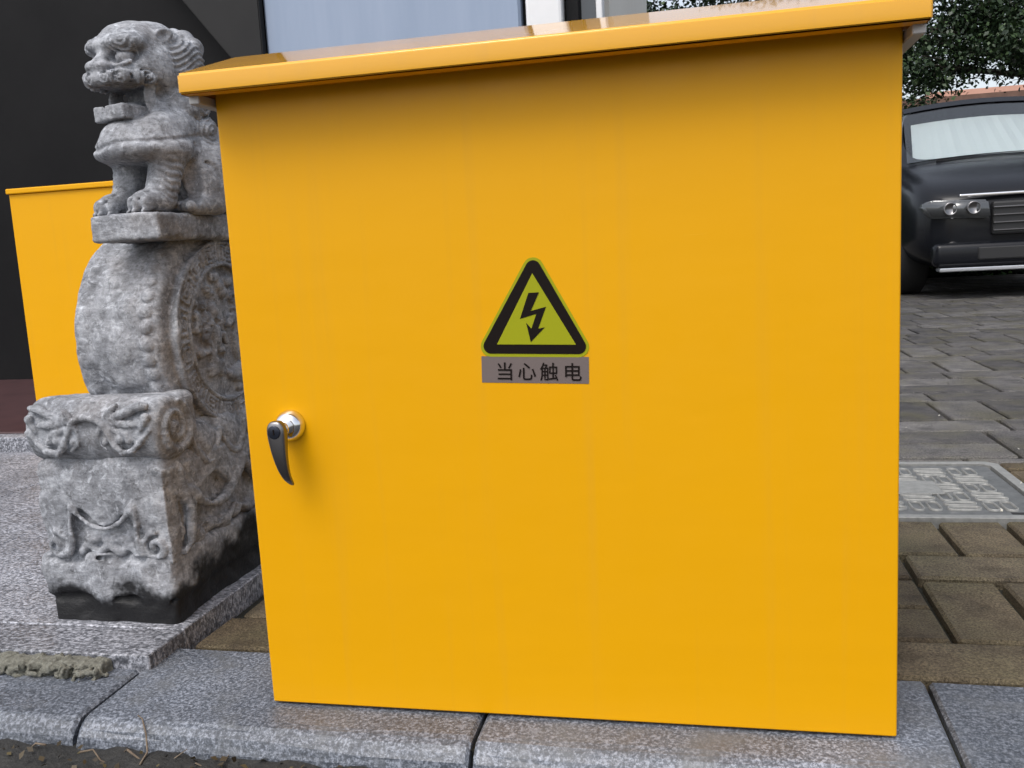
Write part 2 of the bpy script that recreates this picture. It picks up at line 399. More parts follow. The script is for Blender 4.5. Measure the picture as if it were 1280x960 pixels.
KY0, KY1 = -.072, .136
kerb = tag(empty('kerb', (0,0,-.13)), kind='structure')
joints = [-2.05, -1.56, -1.07, -.577, -.092, .408, .90, 1.39, 1.88, 2.37, 2.86]
def kerb_stone(x0, x1, sk0, sk1):
    """rounded front arris; sk = skew of the joint towards the front"""
    prof = [(KY1,-.13),(KY1,-.004),(KY1-.004,0)]
    for i in range(7):
        a = math.pi/2*i/6; prof.append((KY0+.030-.030*math.sin(a), -.034+.034*math.cos(a)))
    prof.append((KY0-.002,-.13))
    V, F = [], []; n = len(prof); xs = [0, .004/(x1-x0), .25, .5, .75, 1-.004/(x1-x0), 1]
    for j, t in enumerate(xs):
        for (y, z) in prof:
            w = (KY1-y)/(KY1-KY0)
            X = (x0+sk0*w)*(1-t)+(x1+sk1*w)*t
            dz = -.0035 if j in (0, 6) and z > -.12 else 0
            dy = random.uniform(-.0015,.0015)
            V.append((X, y+dy, z+dz+random.uniform(-.0008,.0004)))
    for j in range(len(xs)-1):
        for i in range(n): F.append((j*n+i, (j+1)*n+i, (j+1)*n+(i+1)%n, j*n+(i+1)%n))
    F.append(tuple(range(n))); F.append(tuple((len(xs)-1)*n+i for i in range(n))[::-1])
    me = pymesh('kerb_stone', V, F)
    bm = bmesh.new(); bm.from_mesh(me); bmesh.ops.recalc_face_normals(bm, faces=bm.faces[:]); bm.to_mesh(me); bm.free()
    return link('kerb_stone', me, KERB, kerb, False)
skew = {-.577: .004, -.092: .002, .408: -.005}
for a, b in zip(joints[:-1], joints[1:]):
    kerb_stone(a+.0025, b-.0025, skew.get(a, 0), skew.get(b, 0))
# silt bank lying in the gutter against the kerb
V, F = [], []; nxs, nys = 260, 14
for j in range(nys):
    for i in range(nxs):
        X = -1.9+3.8*i/(nxs-1); t = j/(nys-1); Y = -.060-.18*t
        V.append((X, Y, -.027-.032*t**1.2+.0035*math.sin(X*61+j)*math.sin(X*23+j*1.7)+random.uniform(-.0022,.0022)))
for j in range(nys-1):
    for i in range(nxs-1): q = j*nxs+i; F.append((q+nxs, q+nxs+1, q+1, q))
tag(link('gutter_silt', pymesh('gutter_silt', V, F), ASPH, None, True), 'dark damp silt banked along the foot of the kerb', 'silt', kind='stuff')
box('joint_fill', (-2.05, KY0+.02, -.125), (2.86, KY1-.01, -.012), SOIL, kerb)

# pavement of brown blocks
pav = tag(empty('pavement', (0,0,-.06)), kind='structure')
me = pymesh('bedding', [(-.575,.10,-.020),(60,.10,-.020),(60,60,-.020),(-.575,60,-.020)], [(0,1,2,3)])
link('bedding', me, SOIL, pav)
MH = (.345, .792, .780, 1.216)      # manhole footprint
rects = []
P_, Q_ = .112, .224
y = .142; row = 0
while y < 9.6:
    if y > 1.22 and P_ < .13: P_, Q_ = .152, .304
    if row % 2 == 0:
        off = [.33, .245, .40, .29][(row//2) % 4]; x = off - Q_*20
        while x < 5.6: rects.append((x, x+Q_, y, y+P_)); x += Q_
        y += P_
    else:
        x = .470 - Q_*20 + (0 if row < 3 else (row*.112*.5) % Q_ + (.093 if row == 3 else 0)); c = 0
        if row == 3: x = .4535 - Q_*20
        while x < 5.6:
            if (c + row//2) % 3 == (1 if row == 1 else 2) and row != 3:
                rects.append((x, x+Q_, y, y+P_)); rects.append((x, x+Q_, y+P_, y+Q_))
            else:
                rects.append((x, x+P_, y, y+Q_)); rects.append((x+P_, x+Q_, y, y+Q_))
            x += Q_; c += 1
        y += Q_
    row += 1
def cut(r):
    x0,x1,y0,y1 = r; a,b,c,d = MH
    if x1 <= a or x0 >= b or y1 <= c or y0 >= d: return [r]
    out = []
    if y0 < c: out.append((x0,x1,y0,c))
    if y1 > d: out.append((x0,x1,d,y1))
    m0, m1 = max(y0,c), min(y1,d)
    if x0 < a: out.append((x0,a,m0,m1))
    if x1 > b: out.append((b,x1,m0,m1))
    return [q for q in out if min(q[1]-q[0], q[3]-q[2]) > .018]
rr = []
for r in rects:
    x0 = max(r[0], -.553)
    if r[1]-x0 < .02: continue
    rr += cut((x0, r[1], r[2], r[3]))
cache = {}
def paver_mesh(w, d, grey):
    key = (round(w,3), round(d,3), random.randrange(2), grey)
    if key not in cache:
        g = .0058; bm = box_bm((-w/2+g,-d/2+g,-.03), (w/2-g,d/2-g,0), 0)
        top = [e for e in bm.edges if all(v.co.z > -.001 for v in e.verts)]
        vert = [e for e in bm.edges if abs(e.verts[0].co.z-e.verts[1].co.z) > .01]
        bmesh.ops.bevel(bm, geom=top+vert, offset=.004, segments=1, affect='EDGES')
        for v in bm.verts: v.co += Vector((random.uniform(-.0008,.0008), random.uniform(-.0008,.0008), 0))
        cache[key] = bm_mesh(bm, 'paver'); cache[key].materials.append(PAVER_G if grey else PAVER)
    return cache[key]
camp = Vector((.1666,-.9265,0))
def in_view(r):
    cx, cy = (r[0]+r[1])/2, (r[2]+r[3])/2
    d = Vector((cx, cy, 0))-camp; ang = math.degrees(math.atan2(d.x, d.y))
    if cx < -.3 and cy < .75: return True
    return 12.0 < ang < 25.5
seen = sorted([r for r in rr if in_view(r)], key=lambda r: r[2])[:290]; ss = set(seen)
for r in seen:
    o = link('paver', paver_mesh(r[1]-r[0], r[3]-r[2], r[2] > 1.2), None, pav)
    o.location = ((r[0]+r[1])/2, (r[2]+r[3])/2, random.uniform(-.004,-.0005))
    o.rotation_euler = (random.gauss(0,.006), random.gauss(0,.006), random.gauss(0,.006))
for grey in (False, True):
    V, F = [], []
    for r in rr:
        if r in ss or (r[2] > 1.2) != grey: continue
        z = random.uniform(-.004,-.0005); g = .0045; b = .004; o = len(V)
        for (e, zz) in ((g, -.024), (g, z-b), (g+b, z)):
            V += [(r[0]+e,r[2]+e,zz),(r[1]-e,r[2]+e,zz),(r[1]-e,r[3]-e,zz),(r[0]+e,r[3]-e,zz)]
        for l in (0, 4):
            for i in range(4): F.append((o+l+i, o+l+(i+1)%4, o+l+4+(i+1)%4, o+l+4+i))
        F.append((o+8,o+9,o+10,o+11))
    tag(link('paver_field', pymesh('paver_field', V, F), PAVER_G if grey else PAVER, pav), kind='stuff')

# granite entrance platform with slabs, mortar strip, step and maroon floor
plat = tag(empty('entrance_platform', (-1.5,.6,0)), kind='structure')
XR = -.560
def slab(x0, x1, y0, y1, z0=-.05, z1=.020):
    bm = box_bm((x0+.001,y0+.001,z0), (x1-.001,y1-.001,z1+random.uniform(-.001,.001)), .0015, 1)
    for v in bm.verts: v.co += Vector((random.uniform(-.0004,.0004), random.uniform(-.0004,.0004), 0))
    return link('granite_slab', bm_mesh(bm), SLAB, plat)
for x0, x1 in ((-2.6,-1.75),(-1.75,-1.12),(-1.12,XR)): slab(x0, x1, .066, .150, -.02)
for (y0, y1) in ((.150,.56),(.56,.98),(.98,1.30)):
    xs = [-3.2,-2.45,-1.8,-1.16,XR] if y0 < .5 else [-3.2,-2.2,-1.45,XR]
    for a, b in zip(xs[:-1], xs[1:]): slab(a, b, y0, y1)
# mortar below the front slab: ragged strip, on the kerb
F1 = Field((-1.5,.015,-.012), (-.585,.10,.03), .0026)
F1.box((-1.05,.0545,.004), (.435,.0125,.0125), .003, 0)
for i in range(420):
    x = random.uniform(-1.48,-.615); F1.ell((x, .040+random.gauss(0,.004), random.uniform(0,.012)), (random.uniform(.004,.013), random.uniform(.003,.007), random.uniform(.003,.007)), .002)
for i in range(420):
    x = random.uniform(-1.48,-.60); F1.ell((x, .035+random.gauss(0,.004), random.uniform(.003,.020)), (random.uniform(.002,.008), random.uniform(.002,.006), random.uniform(.002,.006)), .0015, 'sub')
F1.rough(.0022, 300, 3)
link('mortar_strip', F1.mesh('mortar_strip'), MORTAR, plat, True)
box('step_riser', (-4.5,1.302,-.05), (-.9,1.36,.062), SLAB, plat, .004, 2)
box('maroon_floor', (-4.5,1.362,-.05), (-.9,2.62,.066), REDF, plat, .003)

# ================================================================= BUILDING behind
bld = tag(empty('building', (-1.2,2.6,0)), 'building with dark recessed entrance, blue grey wall panel and white column', 'building')
YB = 2.5
box('wall_panel', (-1.50,YB,-.05), (-.478,YB+.5,6), BLUEP, bld, .01)
box('column', (-.452,YB-.04,-.05), (-.318,YB+.2,6), WHITEC, bld, .012, 2)
box('joint_trim', (-.474,YB+.05,-.05), (-.456,YB+.3,6), DARKG, bld)
wf = box('window_frame', (-.312,YB+.01,-.05), (-.262,YB+.12,6), DARKG, bld, .004)
box('glass_pane', (-.258,YB+.05,-.05), (-.205,YB+.07,6), GLASSD, wf)
box('mullion', (-.201,YB+.02,-.05), (-.178,YB+.1,6), WHITEC, wf, .003)
box('end_wall', (-.474,YB+.3,-.05), (-.178,YB+3.0,6), CREAM, bld)
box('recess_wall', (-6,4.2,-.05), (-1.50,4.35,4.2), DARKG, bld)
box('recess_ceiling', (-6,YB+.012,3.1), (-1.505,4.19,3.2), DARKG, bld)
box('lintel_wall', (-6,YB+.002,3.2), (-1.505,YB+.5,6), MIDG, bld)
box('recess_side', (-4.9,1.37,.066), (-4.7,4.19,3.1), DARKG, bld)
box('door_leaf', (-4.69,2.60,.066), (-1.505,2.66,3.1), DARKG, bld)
poly_prism('gusset_panel', [(-1.503,1.162),(-1.503,3.09),(-3.02,3.09)], YB-.03, YB+.01, MIDG, bld, .004)

# ================================================================= YELLOW CABINET
cab = tag(empty('electrical_cabinet', (0,.13,0)), 'bright yellow metal electrical cabinet with rain hood and high voltage sticker on its door', 'cabinet')
HB = .715; DP = .26
box('body', (-.347,.0205,.004), (.347,DP,HB), YEL, cab, .003, 2)
# door: pan with folded rim
door = box('door', (-.35,0,.003), (.35,.018,HB-.004), YEL, cab, .0022, 3, True)
mod = door.modifiers.new('weighted', 'WEIGHTED_NORMAL')
# rain hood: folded sheet, sloping up to a ridge, with lips and end flaps
hood = empty('rain_hood', (0,.1,.70), cab); hood.matrix_parent_inverse = parent_world(cab).inverted()
def hood_sheet():
    t = .0022; xo = .3655; y0 = -.046; yr = .082; y1 = DP+.03; zl = .7005; zt = .7215; zr = .7625; zb = .7215
    prof = [(y0, zl), (y0, zt), (yr, zr), (y1, zb), (y1, zl)]
    V, F = [], []
    n = len(prof)
    for x in (-xo, xo): V += [(x, y, z) for y, z in prof]
    inn = [(y0+t, zl), (y0+t, zt-t*.6), (yr, zr-t), (y1-t, zb-t*.6), (y1-t, zl)]
    for x in (-xo+t, xo-t): V += [(x, y, z) for y, z in inn]
    for i in range(n-1):
        F.append((i, i+n, i+n+1, i+1)); F.append((2*n+i, 2*n+i+1, 3*n+i+1, 3*n+i))
    F.append(tuple(range(n))); F.append(tuple(range(n, 2*n))[::-1])
    F.append(tuple(range(2*n, 3*n))[::-1]); F.append(tuple(range(3*n, 4*n)))
    F += [(0, 2*n, 3*n, n), (n-1, 2*n-1, 4*n-1, 3*n-1), (0, n-1, 3*n-1, 2*n), (n, 3*n, 4*n-1, 2*n-1)]
    me = pymesh('hood_sheet', V, F)
    bm = bmesh.new(); bm.from_mesh(me); bmesh.ops.recalc_face_normals(bm, faces=bm.faces[:])
    sharp = [e for e in bm.edges if all(v.index < 2*n for v in e.verts) and len(e.link_faces) == 2 and e.calc_face_angle(0) > .3]
    bmesh.ops.bevel(bm, geom=sharp, offset=.0022, segments=3, affect='EDGES'); bm.to_mesh(me); bm.free()
    o = link('hood_sheet', me, YEL_WET, hood, True); o.modifiers.new('weighted', 'WEIGHTED_NORMAL'); return o
hood_sheet()
for sx in (-1, 1):       # pale return flanges under the hood ends
    a, b = sorted((sx*.3515, sx*.3635)); box('end_flange', (a,-.030,.6925), (b,.20,.7025), GALV, hood, .001)
box('front_return', (-.362,-.0435,.7008), (.362,-.026,.7024), YEL, hood)

# handle: chrome rose, stub and tapered lever
hd = empty('door_handle', (-.295,0,.340), cab); hd.matrix_parent_inverse = parent_world(cab).inverted()
Mh = Matrix.Translation((-.295,0,.340)) @ Matrix.Rotation(rad(90), 4, 'X')
lathe('rose', [(.0178,-.001),(.0178,.003),(.0172,.0055),(.0150,.0105),(.0115,.0135),(.0105,.014)], CHROME, hd, Mh, 48)
lathe('stub', [(.0095,.013),(.0093,.026),(.0098,.029)], CHROME, hd, Mh, 40)
lev = []
def lever():
    V, F = [], []
    # (z offset, half width, y front, y back, x shift)
    st = [(.0118,.0035,-.0385,-.031,0),(.0105,.0072,-.0405,-.029,0),(.0060,.0104,-.0415,-.028,0),(0,.0112,-.0420,-.027,0),(-.008,.0108,-.0422,-.028,.0005),
          (-.022,.0092,-.0420,-.0315,.0016),(-.036,.0076,-.0405,-.0320,.003),(-.048,.0060,-.0375,-.0305,.0045),(-.056,.0046,-.0335,-.0275,.006),(-.061,.0032,-.0290,-.0242,.0075),(-.0635,.0012,-.0268,-.0246,.0085)]
    n = 14
    for dz, hw, yf, yb, xs in st:
        for i in range(n):
            a = 2*math.pi*i/n; c, s_ = math.cos(a), math.sin(a)
            px = math.copysign(abs(c)**.55, c)*hw; py = math.copysign(abs(s_)**.6, s_)*(yb-yf)/2+(yb+yf)/2
            V.append((-.295+xs+px, py, .340+dz))
    for j in range(len(st)-1):
        for i in range(n): F.append((j*n+i, (j+1)*n+i, (j+1)*n+(i+1)%n, j*n+(i+1)%n))
    F.append(tuple(range(n))); F.append(tuple((len(st)-1)*n+i for i in range(n))[::-1])
    me = pymesh('lever', V, F); bm = bmesh.new(); bm.from_mesh(me); bmesh.ops.recalc_face_normals(bm, faces=bm.faces[:]); bm.to_mesh(me); bm.free()
    o = link('lever', me, STEEL, hd, True); s = o.modifiers.new('sub', 'SUBSURF'); s.levels = s.render_levels = 1
lever()
lathe('lock_face', [(.0074,.041),(.0074,.0427),(.0066,.0431)], LOCK, hd, Mh, 32)
box('keyhole', (-.2957,-.0437,.3375), (-.2943,-.0428,.3435), STK_K, hd)

# warning sticker, drawn about (u,v) with v up from the caption plate's top edge, tilted 2 degrees
stk_c = Vector((-.0110, 0, .4088)); stk_rot = Matrix.Rotation(rad(2.0), 4, 'Y')
def spt(u, v, y): 
    p = stk_rot @ Vector((u, 0, v)); return (stk_c.x+p.x, y, stk_c.z+p.z)
def rounded_tri(ax, ay, bx, by, r, n=8):
    """isosceles triangle apex (0,ay), base y=by half width bx, corner radius r"""
    A = [Vector((0, ay)), Vector((-bx, by)), Vector((bx, by))]; out = []
    for i in range(3):
        p, a, b = A[i], A[i-1], A[(i+1) % 3]
        u = (a-p).normalized(); w = (b-p).normalized(); half = math.acos(max(-1, min(1, u.dot(w))))/2
        t = r/math.tan(half); c = p+(u+w).normalized()*r/math.sin(half)
        s0 = p+u*t-c; s1 = p+w*t-c; a0 = math.atan2(s0.y, s0.x); a1 = math.atan2(s1.y, s1.x)
        d = (a1-a0+math.pi) % (2*math.pi)-math.pi
        for k in range(n+1):
            q = a0+d*k/n; out.append((c.x+r*math.cos(q), c.y+r*math.sin(q)))
    return out
def flat(name, pts, y, m, parent, th=.0003):
    bm = bmesh.new(); A = [bm.verts.new(spt(u, v, y)) for u, v in pts]; B = [bm.verts.new(spt(u, v, y+th)) for u, v in pts]
    bm.faces.new(A); n = len(A)
    for i in range(n): bm.faces.new((A[i], A[(i+1)%n], B[(i+1)%n], B[i]))
    bmesh.ops.recalc_face_normals(bm, faces=bm.faces[:])
    if bm.faces[0].normal.y > 0: bmesh.ops.reverse_faces(bm, faces=bm.faces[:])
    return link(name, bm_mesh(bm, name), m, parent)
k = .0001716
stk = flat('warning_sticker', rounded_tri(0, .1160, .0658, .0008, .0110), -.0005, STK_Y, cab)
tag(stk, 'yellow green triangular high voltage sticker with black lightning bolt')
flat('border_triangle', rounded_tri(0, .1100, .0606, .0042, .0080), -.0009, STK_K, stk)
flat('inner_triangle', [(-.0008,.0884),(-.0400,.0141),(.0443,.0141)], -.0013, STK_Y, stk)
flat('lightning_bolt', [((x-445)*k, (710-y_)*k) for x, y_ in ((415,312),(480,310),(428,422),(522,397),(472,530),(513,522),(425,612),(398,495),(430,530),(462,440),(360,470))], -.0017, STK_K, stk)
flat('caption_plate', [(-.0575,.0012),(-.0575,-.0270),(.0575,-.0270),(.0575,.0012)], -.00042, STK_G, stk)
dg = bpy.context.evaluated_depsgraph_get()
for ch, cx in zip('当心触电', (258, 397, 535, 685)):
    cu = bpy.data.curves.new('caption_character', 'FONT'); cu.body = ch; cu.size = .0205; cu.align_x = 'CENTER'; cu.align_y = 'CENTER'; cu.extrude = .0001; cu.offset = .0001
    t = bpy.data.objects.new('caption_text', cu); COL.objects.link(t); dg.update()
    me = bpy.data.meshes.new_from_object(t.evaluated_get(dg)); bpy.data.objects.remove(t)
    vs = [v.co.copy() for v in me.vertices]
    x0 = min(v.x for v in vs); x1 = max(v.x for v in vs); y0 = min(v.y for v in vs); y1 = max(v.y for v in vs)
    for v, c in zip(me.vertices, vs):
        v.co = spt((cx-445)*k + c.x-(x0+x1)/2, -.0146 + c.y-(y0+y1)/2, -.0010-c.z)
    me.materials.clear(); me.update()
    link('caption_character', me, STK_K, stk)

# second cabinet, standing on the maroon floor behind the lion
cab2 = tag(empty('electrical_cabinet', (-1.62,1.55,.066)), 'plain yellow cabinet standing on maroon floor behind the stone lion', 'cabinet')
box('body', (-1.806,1.410,.070), (-1.434,1.68,.760), YEL, cab2, .003, 2)
box('door', (-1.808,1.388,.072), (-1.432,1.4095,.764), YEL, cab2, .0022, 2)
box('top_cover', (-1.812,1.380,.7645), (-1.428,1.69,.780), YEL, cab2, .003, 2)

# ================================================================= STONE LION ON DRUM PEDESTAL
lion = tag(empty('stone_lion', (-.68,.40,.02)), 'weathered grey carved stone lion sitting on a drum shaped pedestal with black foot', 'statue')
def spiral(c, r0, r1, turns, a0, plane='yz', n=None, sgn=1):
    n = n or int(turns*14); out = []
    for i in range(n+1):
        t = i/n; a = a0+sgn*turns*2*math.pi*t; r = r0+(r1-r0)*t; u, v = r*math.cos(a), r*math.sin(a)
        out.append((c[0], c[1]+u, c[2]+v) if plane == 'yz' else (c[0]+u, c[1], c[2]+v))
    return out
def bez(p0, p1, p2, n=8):
    out = []
    for i in range(n+1):
        t = i/n; out.append(tuple((1-t)**2*a+2*t*(1-t)*b+t*t*c for a, b, c in zip(p0, p1, p2)))
    return out

# --- the lion itself
L = Field((-.76,.185,.585), (-.53,.485,.905), .0019)
T = (-.630,.314,.602); L.frame(T, (0,0,-19))
# haunches, hind feet, trunk
L.ell((0,.080,.065), (.054,.064,.070), .02)
for s in (-1, 1):
    L.ell((s*.045,.062,.055), (.026,.052,.054), .010)
    L.cap((s*.052,.058,.016), (s*.053,.014,.013), .017, .014, .008)
    for q in (-.010, 0, .010): L.ell((s*.053+q,.004,.011), (.0066,.011,.0088), .002)
L.cap((0,.070,.090), (0,.022,.118), .060, .056, .02)
# forelegs set back under the cape
for s in (-1, 1):
    L.cap((s*.041,-.006,.100), (s*.039,-.028,.026), .0290, .0225, .008)
    L.ell((s*.038,-.044,.018), (.0245,.032,.0180), .008)
    for q, w in ((-.0155,-.064), (-.0052,-.071), (.0056,-.071), (.016,-.063)):
        L.ell((s*.038+q, w, .0135), (.0068,.0110,.0118), .002)
        L.cap((s*.038+q, w-.007, .006), (s*.038+q, w-.012, .003), .0032, .0018, .001)
    for q in (-.0103, 0, .0108): L.cap((s*.038+q,-.084,.014), (s*.038+q,-.054,.032), .0020, k=.002, op='sub')
    L.groove((s*.060,-.020,.052), (.03,.045,.040), lambda P: (P[..., 2]+.45*P[..., 1])/.0105+.35*np.sin(P[..., 1]*160), .0022)   # fur on the foreleg
L.ell((0,-.020,.034), (.017,.070,.034), .008, 'sub')          # hollow between the forelegs
for s in (-1, 1): L.ell((s*.060,.014,.046), (.016,.013,.034), .006, 'sub')   # hollow between fore and hind leg
# shoulder cape: big domed mass whose rim overhangs the legs
L.ell((0,-.022,.108), (.058,.056,.036), .006)
L.ell((0,.014,.126), (.060,.052,.030), .012)
for s in (-1, 1): L.ell((s*.041,-.006,.112), (.025,.046,.037), .006)
for i in range(9):                                             # scalloped rim
    a = -.5+i/8*(math.pi+1.0); L.ell((.052*math.cos(a), -.020-.044*math.sin(a), .092), (.022,.018,.010), .018)
L.groove((0,-.010,.108), (.14,.13,.06), lambda P: np.clip(np.abs(P[..., 2]-.098-.16*(P[..., 1]+.07)-.003*np.sin(P[..., 0]*60))/.0110, 0, .5), .0028)   # fold of the cape
for s in (-1, 1):
    L.tube([(s*.060,.02,.100),(s*.070,.044,.098),(s*.070,.068,.082),(s*.066,.084,.056)], .0028, .004, 'sub')
    L.tube([(s*.055,.03,.078),(s*.070,.046,.070),(s*.0725,.058,.046)], .0024, .003, 'sub')
L.cap((0,.022,.130), (0,.012,.195), .046, .046, .012)          # neck
# --- head, turned a little to its right
L.frame((T[0]-.004, T[1]+.005, T[2]+.2105), (4, 0, -17))
L.ell((0,.008,.016), (.056,.062,.055), .01)                    # cranium
L.ell((0,-.024,.038), (.045,.040,.028), .012)                  # forehead
L.ell((0,-.036,-.006), (.050,.036,.026), .010)                 # upper face
for s in (-1, 1): L.ell((s*.046,-.016,-.002), (.016,.032,.028), .010)   # cheek
L.ell((0,-.056,-.013), (.045,.030,.0150), .006)                # muzzle
L.box((0,-.062,-.0425), (.035,.046,.0155), .006, .004, 'sub')  # open mouth
for s in (-1, 1): L.ell((s*.048,-.030,-.034), (.020,.013,.0150), .004, 'sub')
L.box((0,-.038,-.0640), (.031,.040,.0105), .0020, .001, rot=(-4,0,0))    # lower jaw slab
L.ell((0,-.008,-.064), (.046,.034,.020), .010)
L.box((0,-.042,-.0525), (.0240,.033,.0060), .002, .001, 'sub', rot=(-4,0,0))
L.ell((0,-.034,-.052), (.016,.028,.0065), .003)                # tongue
for s in (-1, 1):
    L.ell((s*.037,-.024,-.044), (.0055,.020,.026), .005); L.ell((s*.046,-.016,-.038), (.014,.0085,.011), .003, 'sub')   # strap at mouth corner
# curled upper lip
for s in (-1, 1):
    for i, (x, y_, z, r) in enumerate(((.009,-.085,-.016,.0105),(.023,-.082,-.014,.0115),(.036,-.072,-.015,.0115),(.046,-.057,-.017,.0110),(.051,-.041,-.020,.0095))):
        L.ell((s*x, y_+.002, z), (r*1.05, r*.85, r*.90), .006)
        L.tube(spiral((s*x, y_-r*.72, z), r*.85, .001, 1.2, i*.9, 'xz', 12, s), .0014, .001, 'sub')
for s in (-1, 1):
    for x0_, z0_ in ((.014,-.014),(.036,-.016)): L.groove((s*x0_*1.1,-.074,z0_), (.016,.030,.016), lambda P: np.hypot(P[..., 0]-s*x0_, P[..., 2]-z0_)/.0056, .0026)
    L.groove((s*.050,-.046,-.018), (.016,.020,.016), lambda P: np.hypot(P[..., 1]+.046, P[..., 2]+.018)/.0056, .0026)
for s in (-1, 1):                                              # broad flat nose
    L.ell((s*.0115,-.080,.001), (.0105,.0110,.0085), .003)
    L.ell((s*.0105,-.091,-.003), (.0036,.004,.0030), .002, 'sub')
L.cap((0,-.080,.004), (0,-.062,.018), .0095, .0100, .004)
for s in (-1, 1):
    L.ell((s*.0270,-.068,.0120), (.0180,.016,.0100), .003, 'sub')          # eye socket
    L.ell((s*.0275,-.056,.0110), (.0138,.0130,.0112), .0010)               # eyeball
    L.tube([(s*.012,-.068,.0055),(s*.0275,-.072,-.0005),(s*.043,-.060,.005)], .0026, .002)   # lower lid
    L.ell((s*.014,-.056,.0320), (.0240,.0225,.0135), .008)                 # one heavy bushy brow
    L.ell((s*.034,-.047,.0325), (.0210,.0220,.0135), .008, rot=(0, s*12, s*20))
    L.groove((s*.030,-.062,.036), (.030,.030,.024), lambda P: np.hypot(P[..., 0]-s*.036, P[..., 2]-.036)/.0062, .0024)
    L.ell((s*.047,-.002,.043), (.009,.018,.011), .003, rot=(20, 0, -s*15))  # ear
    L.ell((s*.054,-.005,.043), (.005,.011,.007), .002, 'sub', rot=(20, 0, -s*15))
L.tube([(0,-.072,.054),(0,-.050,.068),(0,0,.074)], .0018, .003, 'sub')
# mane: ridged locks behind the cheek, curls below
for s in (-1, 1):
    L.ell((s*.044,.034,.012), (.023,.036,.030), .004)
    L.ell((s*.048,.034,-.014), (.020,.029,.024), .003)
    L.ell((s*.052,.034,-.054), (.020,.027,.022), .003)
    L.ell((s*.044,.044,-.088), (.026,.026,.024), .004)
    L.groove((s*.062,.034,.012), (.034,.042,.040), lambda P: (P[..., 2]-.30*P[..., 1])/.0085+.55*np.sin(P[..., 1]*95+.6), .0036)
    L.groove((s*.062,.030,-.030), (.030,.032,.022), lambda P: (P[..., 1]+.3*P[..., 2])/.0085+.4*np.sin(P[..., 2]*120), .0026)
    L.groove((s*.066,.036,-.056), (.030,.030,.026), lambda P: np.hypot(P[..., 1]-.040, P[..., 2]+.056)/.0072, .0034)
    L.groove((s*.060,.046,-.090), (.034,.030,.028), lambda P: np.hypot(P[..., 1]-.048, P[..., 2]+.092)/.0072, .0034)
for i in range(5):
    a = (i-2)*.5; L.ell((.042*math.sin(a), .062, .010+.04*math.cos(a)), (.017,.017,.018), .004)
    L.ell((.046*math.sin(a), .066, -.035+.03*math.cos(a)), (.017,.016,.018), .004)
L.frame(); L.rough(.0009, 100, 4)
link('lion', L.mesh('lion'), STONE, lion, True)

# --- platform slab under the lion
G = Field((-.72,.19,.545), (-.56,.56,.615), .003)
G.box((-.629,.368,.5840), (.056,.152,.0195), .005, 0)
for q in range(14): G.ell((random.choice((-.574,-.684)), random.uniform(.22,.5), .562), (.006,.012,.006), .003, 'sub')
G.ell((-.574,.262,.562), (.012,.010,.008), .003, 'sub')
G.rough(.0016, 70, 9)
link('seat_slab', G.mesh('seat_slab'), STONE, lion, True)

# --- drum
DY, DZ, DR = .402, .418, .172
XF = -.602                                             # right face of the drum
Dm = Field((-.765,.20,.225), (-.574,.60,.605), .0021)
Dm.cylx((-.674,DY,DZ), DR, .072, .012, 0)
for xx in (-.623,-.725):                               # drum nails along both rims
    for i in range(46):
        a = 2*math.pi*(i+random.uniform(-.08,.08))/46; Dm.ell((xx+random.uniform(-.001,.001), DY+(DR-.001)*math.cos(a), DZ+(DR-.001)*math.sin(a)), (.0118,.0070 if xx > -.7 else .0035,.0122), .001, rot=(math.degrees(a),0,0))
for s, xf in ((1, XF), (-1, -.746)):
    Dm.cylx((xf,DY,DZ), .146, .009, .003, .003); Dm.cylx((xf+s*.012,DY,DZ), .106, .010, .003, .002, 'sub')
    if s < 0: continue
    xr = xf+.0100
    for rr_ in (.143,.109): Dm.tube([(xr, DY+rr_*math.cos(t*math.pi/24), DZ+rr_*math.sin(t*math.pi/24)) for t in range(49)], .0036, .001)
    n = 16
    for i in range(n):                                 # key-fret cells
        a0 = 2*math.pi*(i+.5)/n
        def cell(u, v): 
            r = .126+v; a = a0+u/.126; return (xr, DY+r*math.cos(a), DZ+r*math.sin(a))
        pts = [(-.019,-.010),(-.019,.011),(.018,.011),(.018,-.009),(-.010,-.009),(-.010,.004),(.009,.004),(.009,-.003),(-.003,-.003)]
        Dm.tube([cell(*p) for p in pts], .0027, .0006)
    # worn figure relief inside the ring: two figures, foliage, ground line
    g = np.random.default_rng(21); xi = xf+.0035
    def rel(y_, z, ry, rz, d=.006, rot=0): Dm.ell((xi, DY+y_, DZ+z), (d, ry, rz), .003, rot=(rot,0,0))
    for (by, bz) in ((-.030,-.010),(.042,.005)):
        rel(by,bz+.048,.012,.014,.011); rel(by,bz+.012,.019,.028,.011); rel(by-.010,bz-.030,.011,.026,.009,8); rel(by+.012,bz-.030,.011,.026,.009,-8)
        Dm.cap((xi+.004,DY+by-.014,DZ+bz+.026), (xi+.005,DY+by-.034,DZ+bz+.006), .007, .005, .003)
        Dm.cap((xi+.004,DY+by+.014,DZ+bz+.026), (xi+.005,DY+by+.026,DZ+bz-.006), .007, .005, .003)
    for i in range(26):
        a = g.uniform(.9, 3.6); r = g.uniform(.055, .096); rel(r*math.cos(a), r*math.sin(a), .009, .008, .007)
        Dm.ell((xi+.007, DY+r*math.cos(a)+g.normal(0,.004), DZ+r*math.sin(a)+g.normal(0,.004)), (.004,.003,.003), .001, 'sub')
    for i in range(12): rel(g.uniform(-.07,.07), -.062+g.normal(0,.012), .016, .008, .008, g.uniform(-30,30))
    for i in range(14): Dm.ell((xi+.006, DY+g.uniform(-.07,.07), DZ+g.uniform(-.075,.06)), (.008, .010, .006), .003, 'sub')
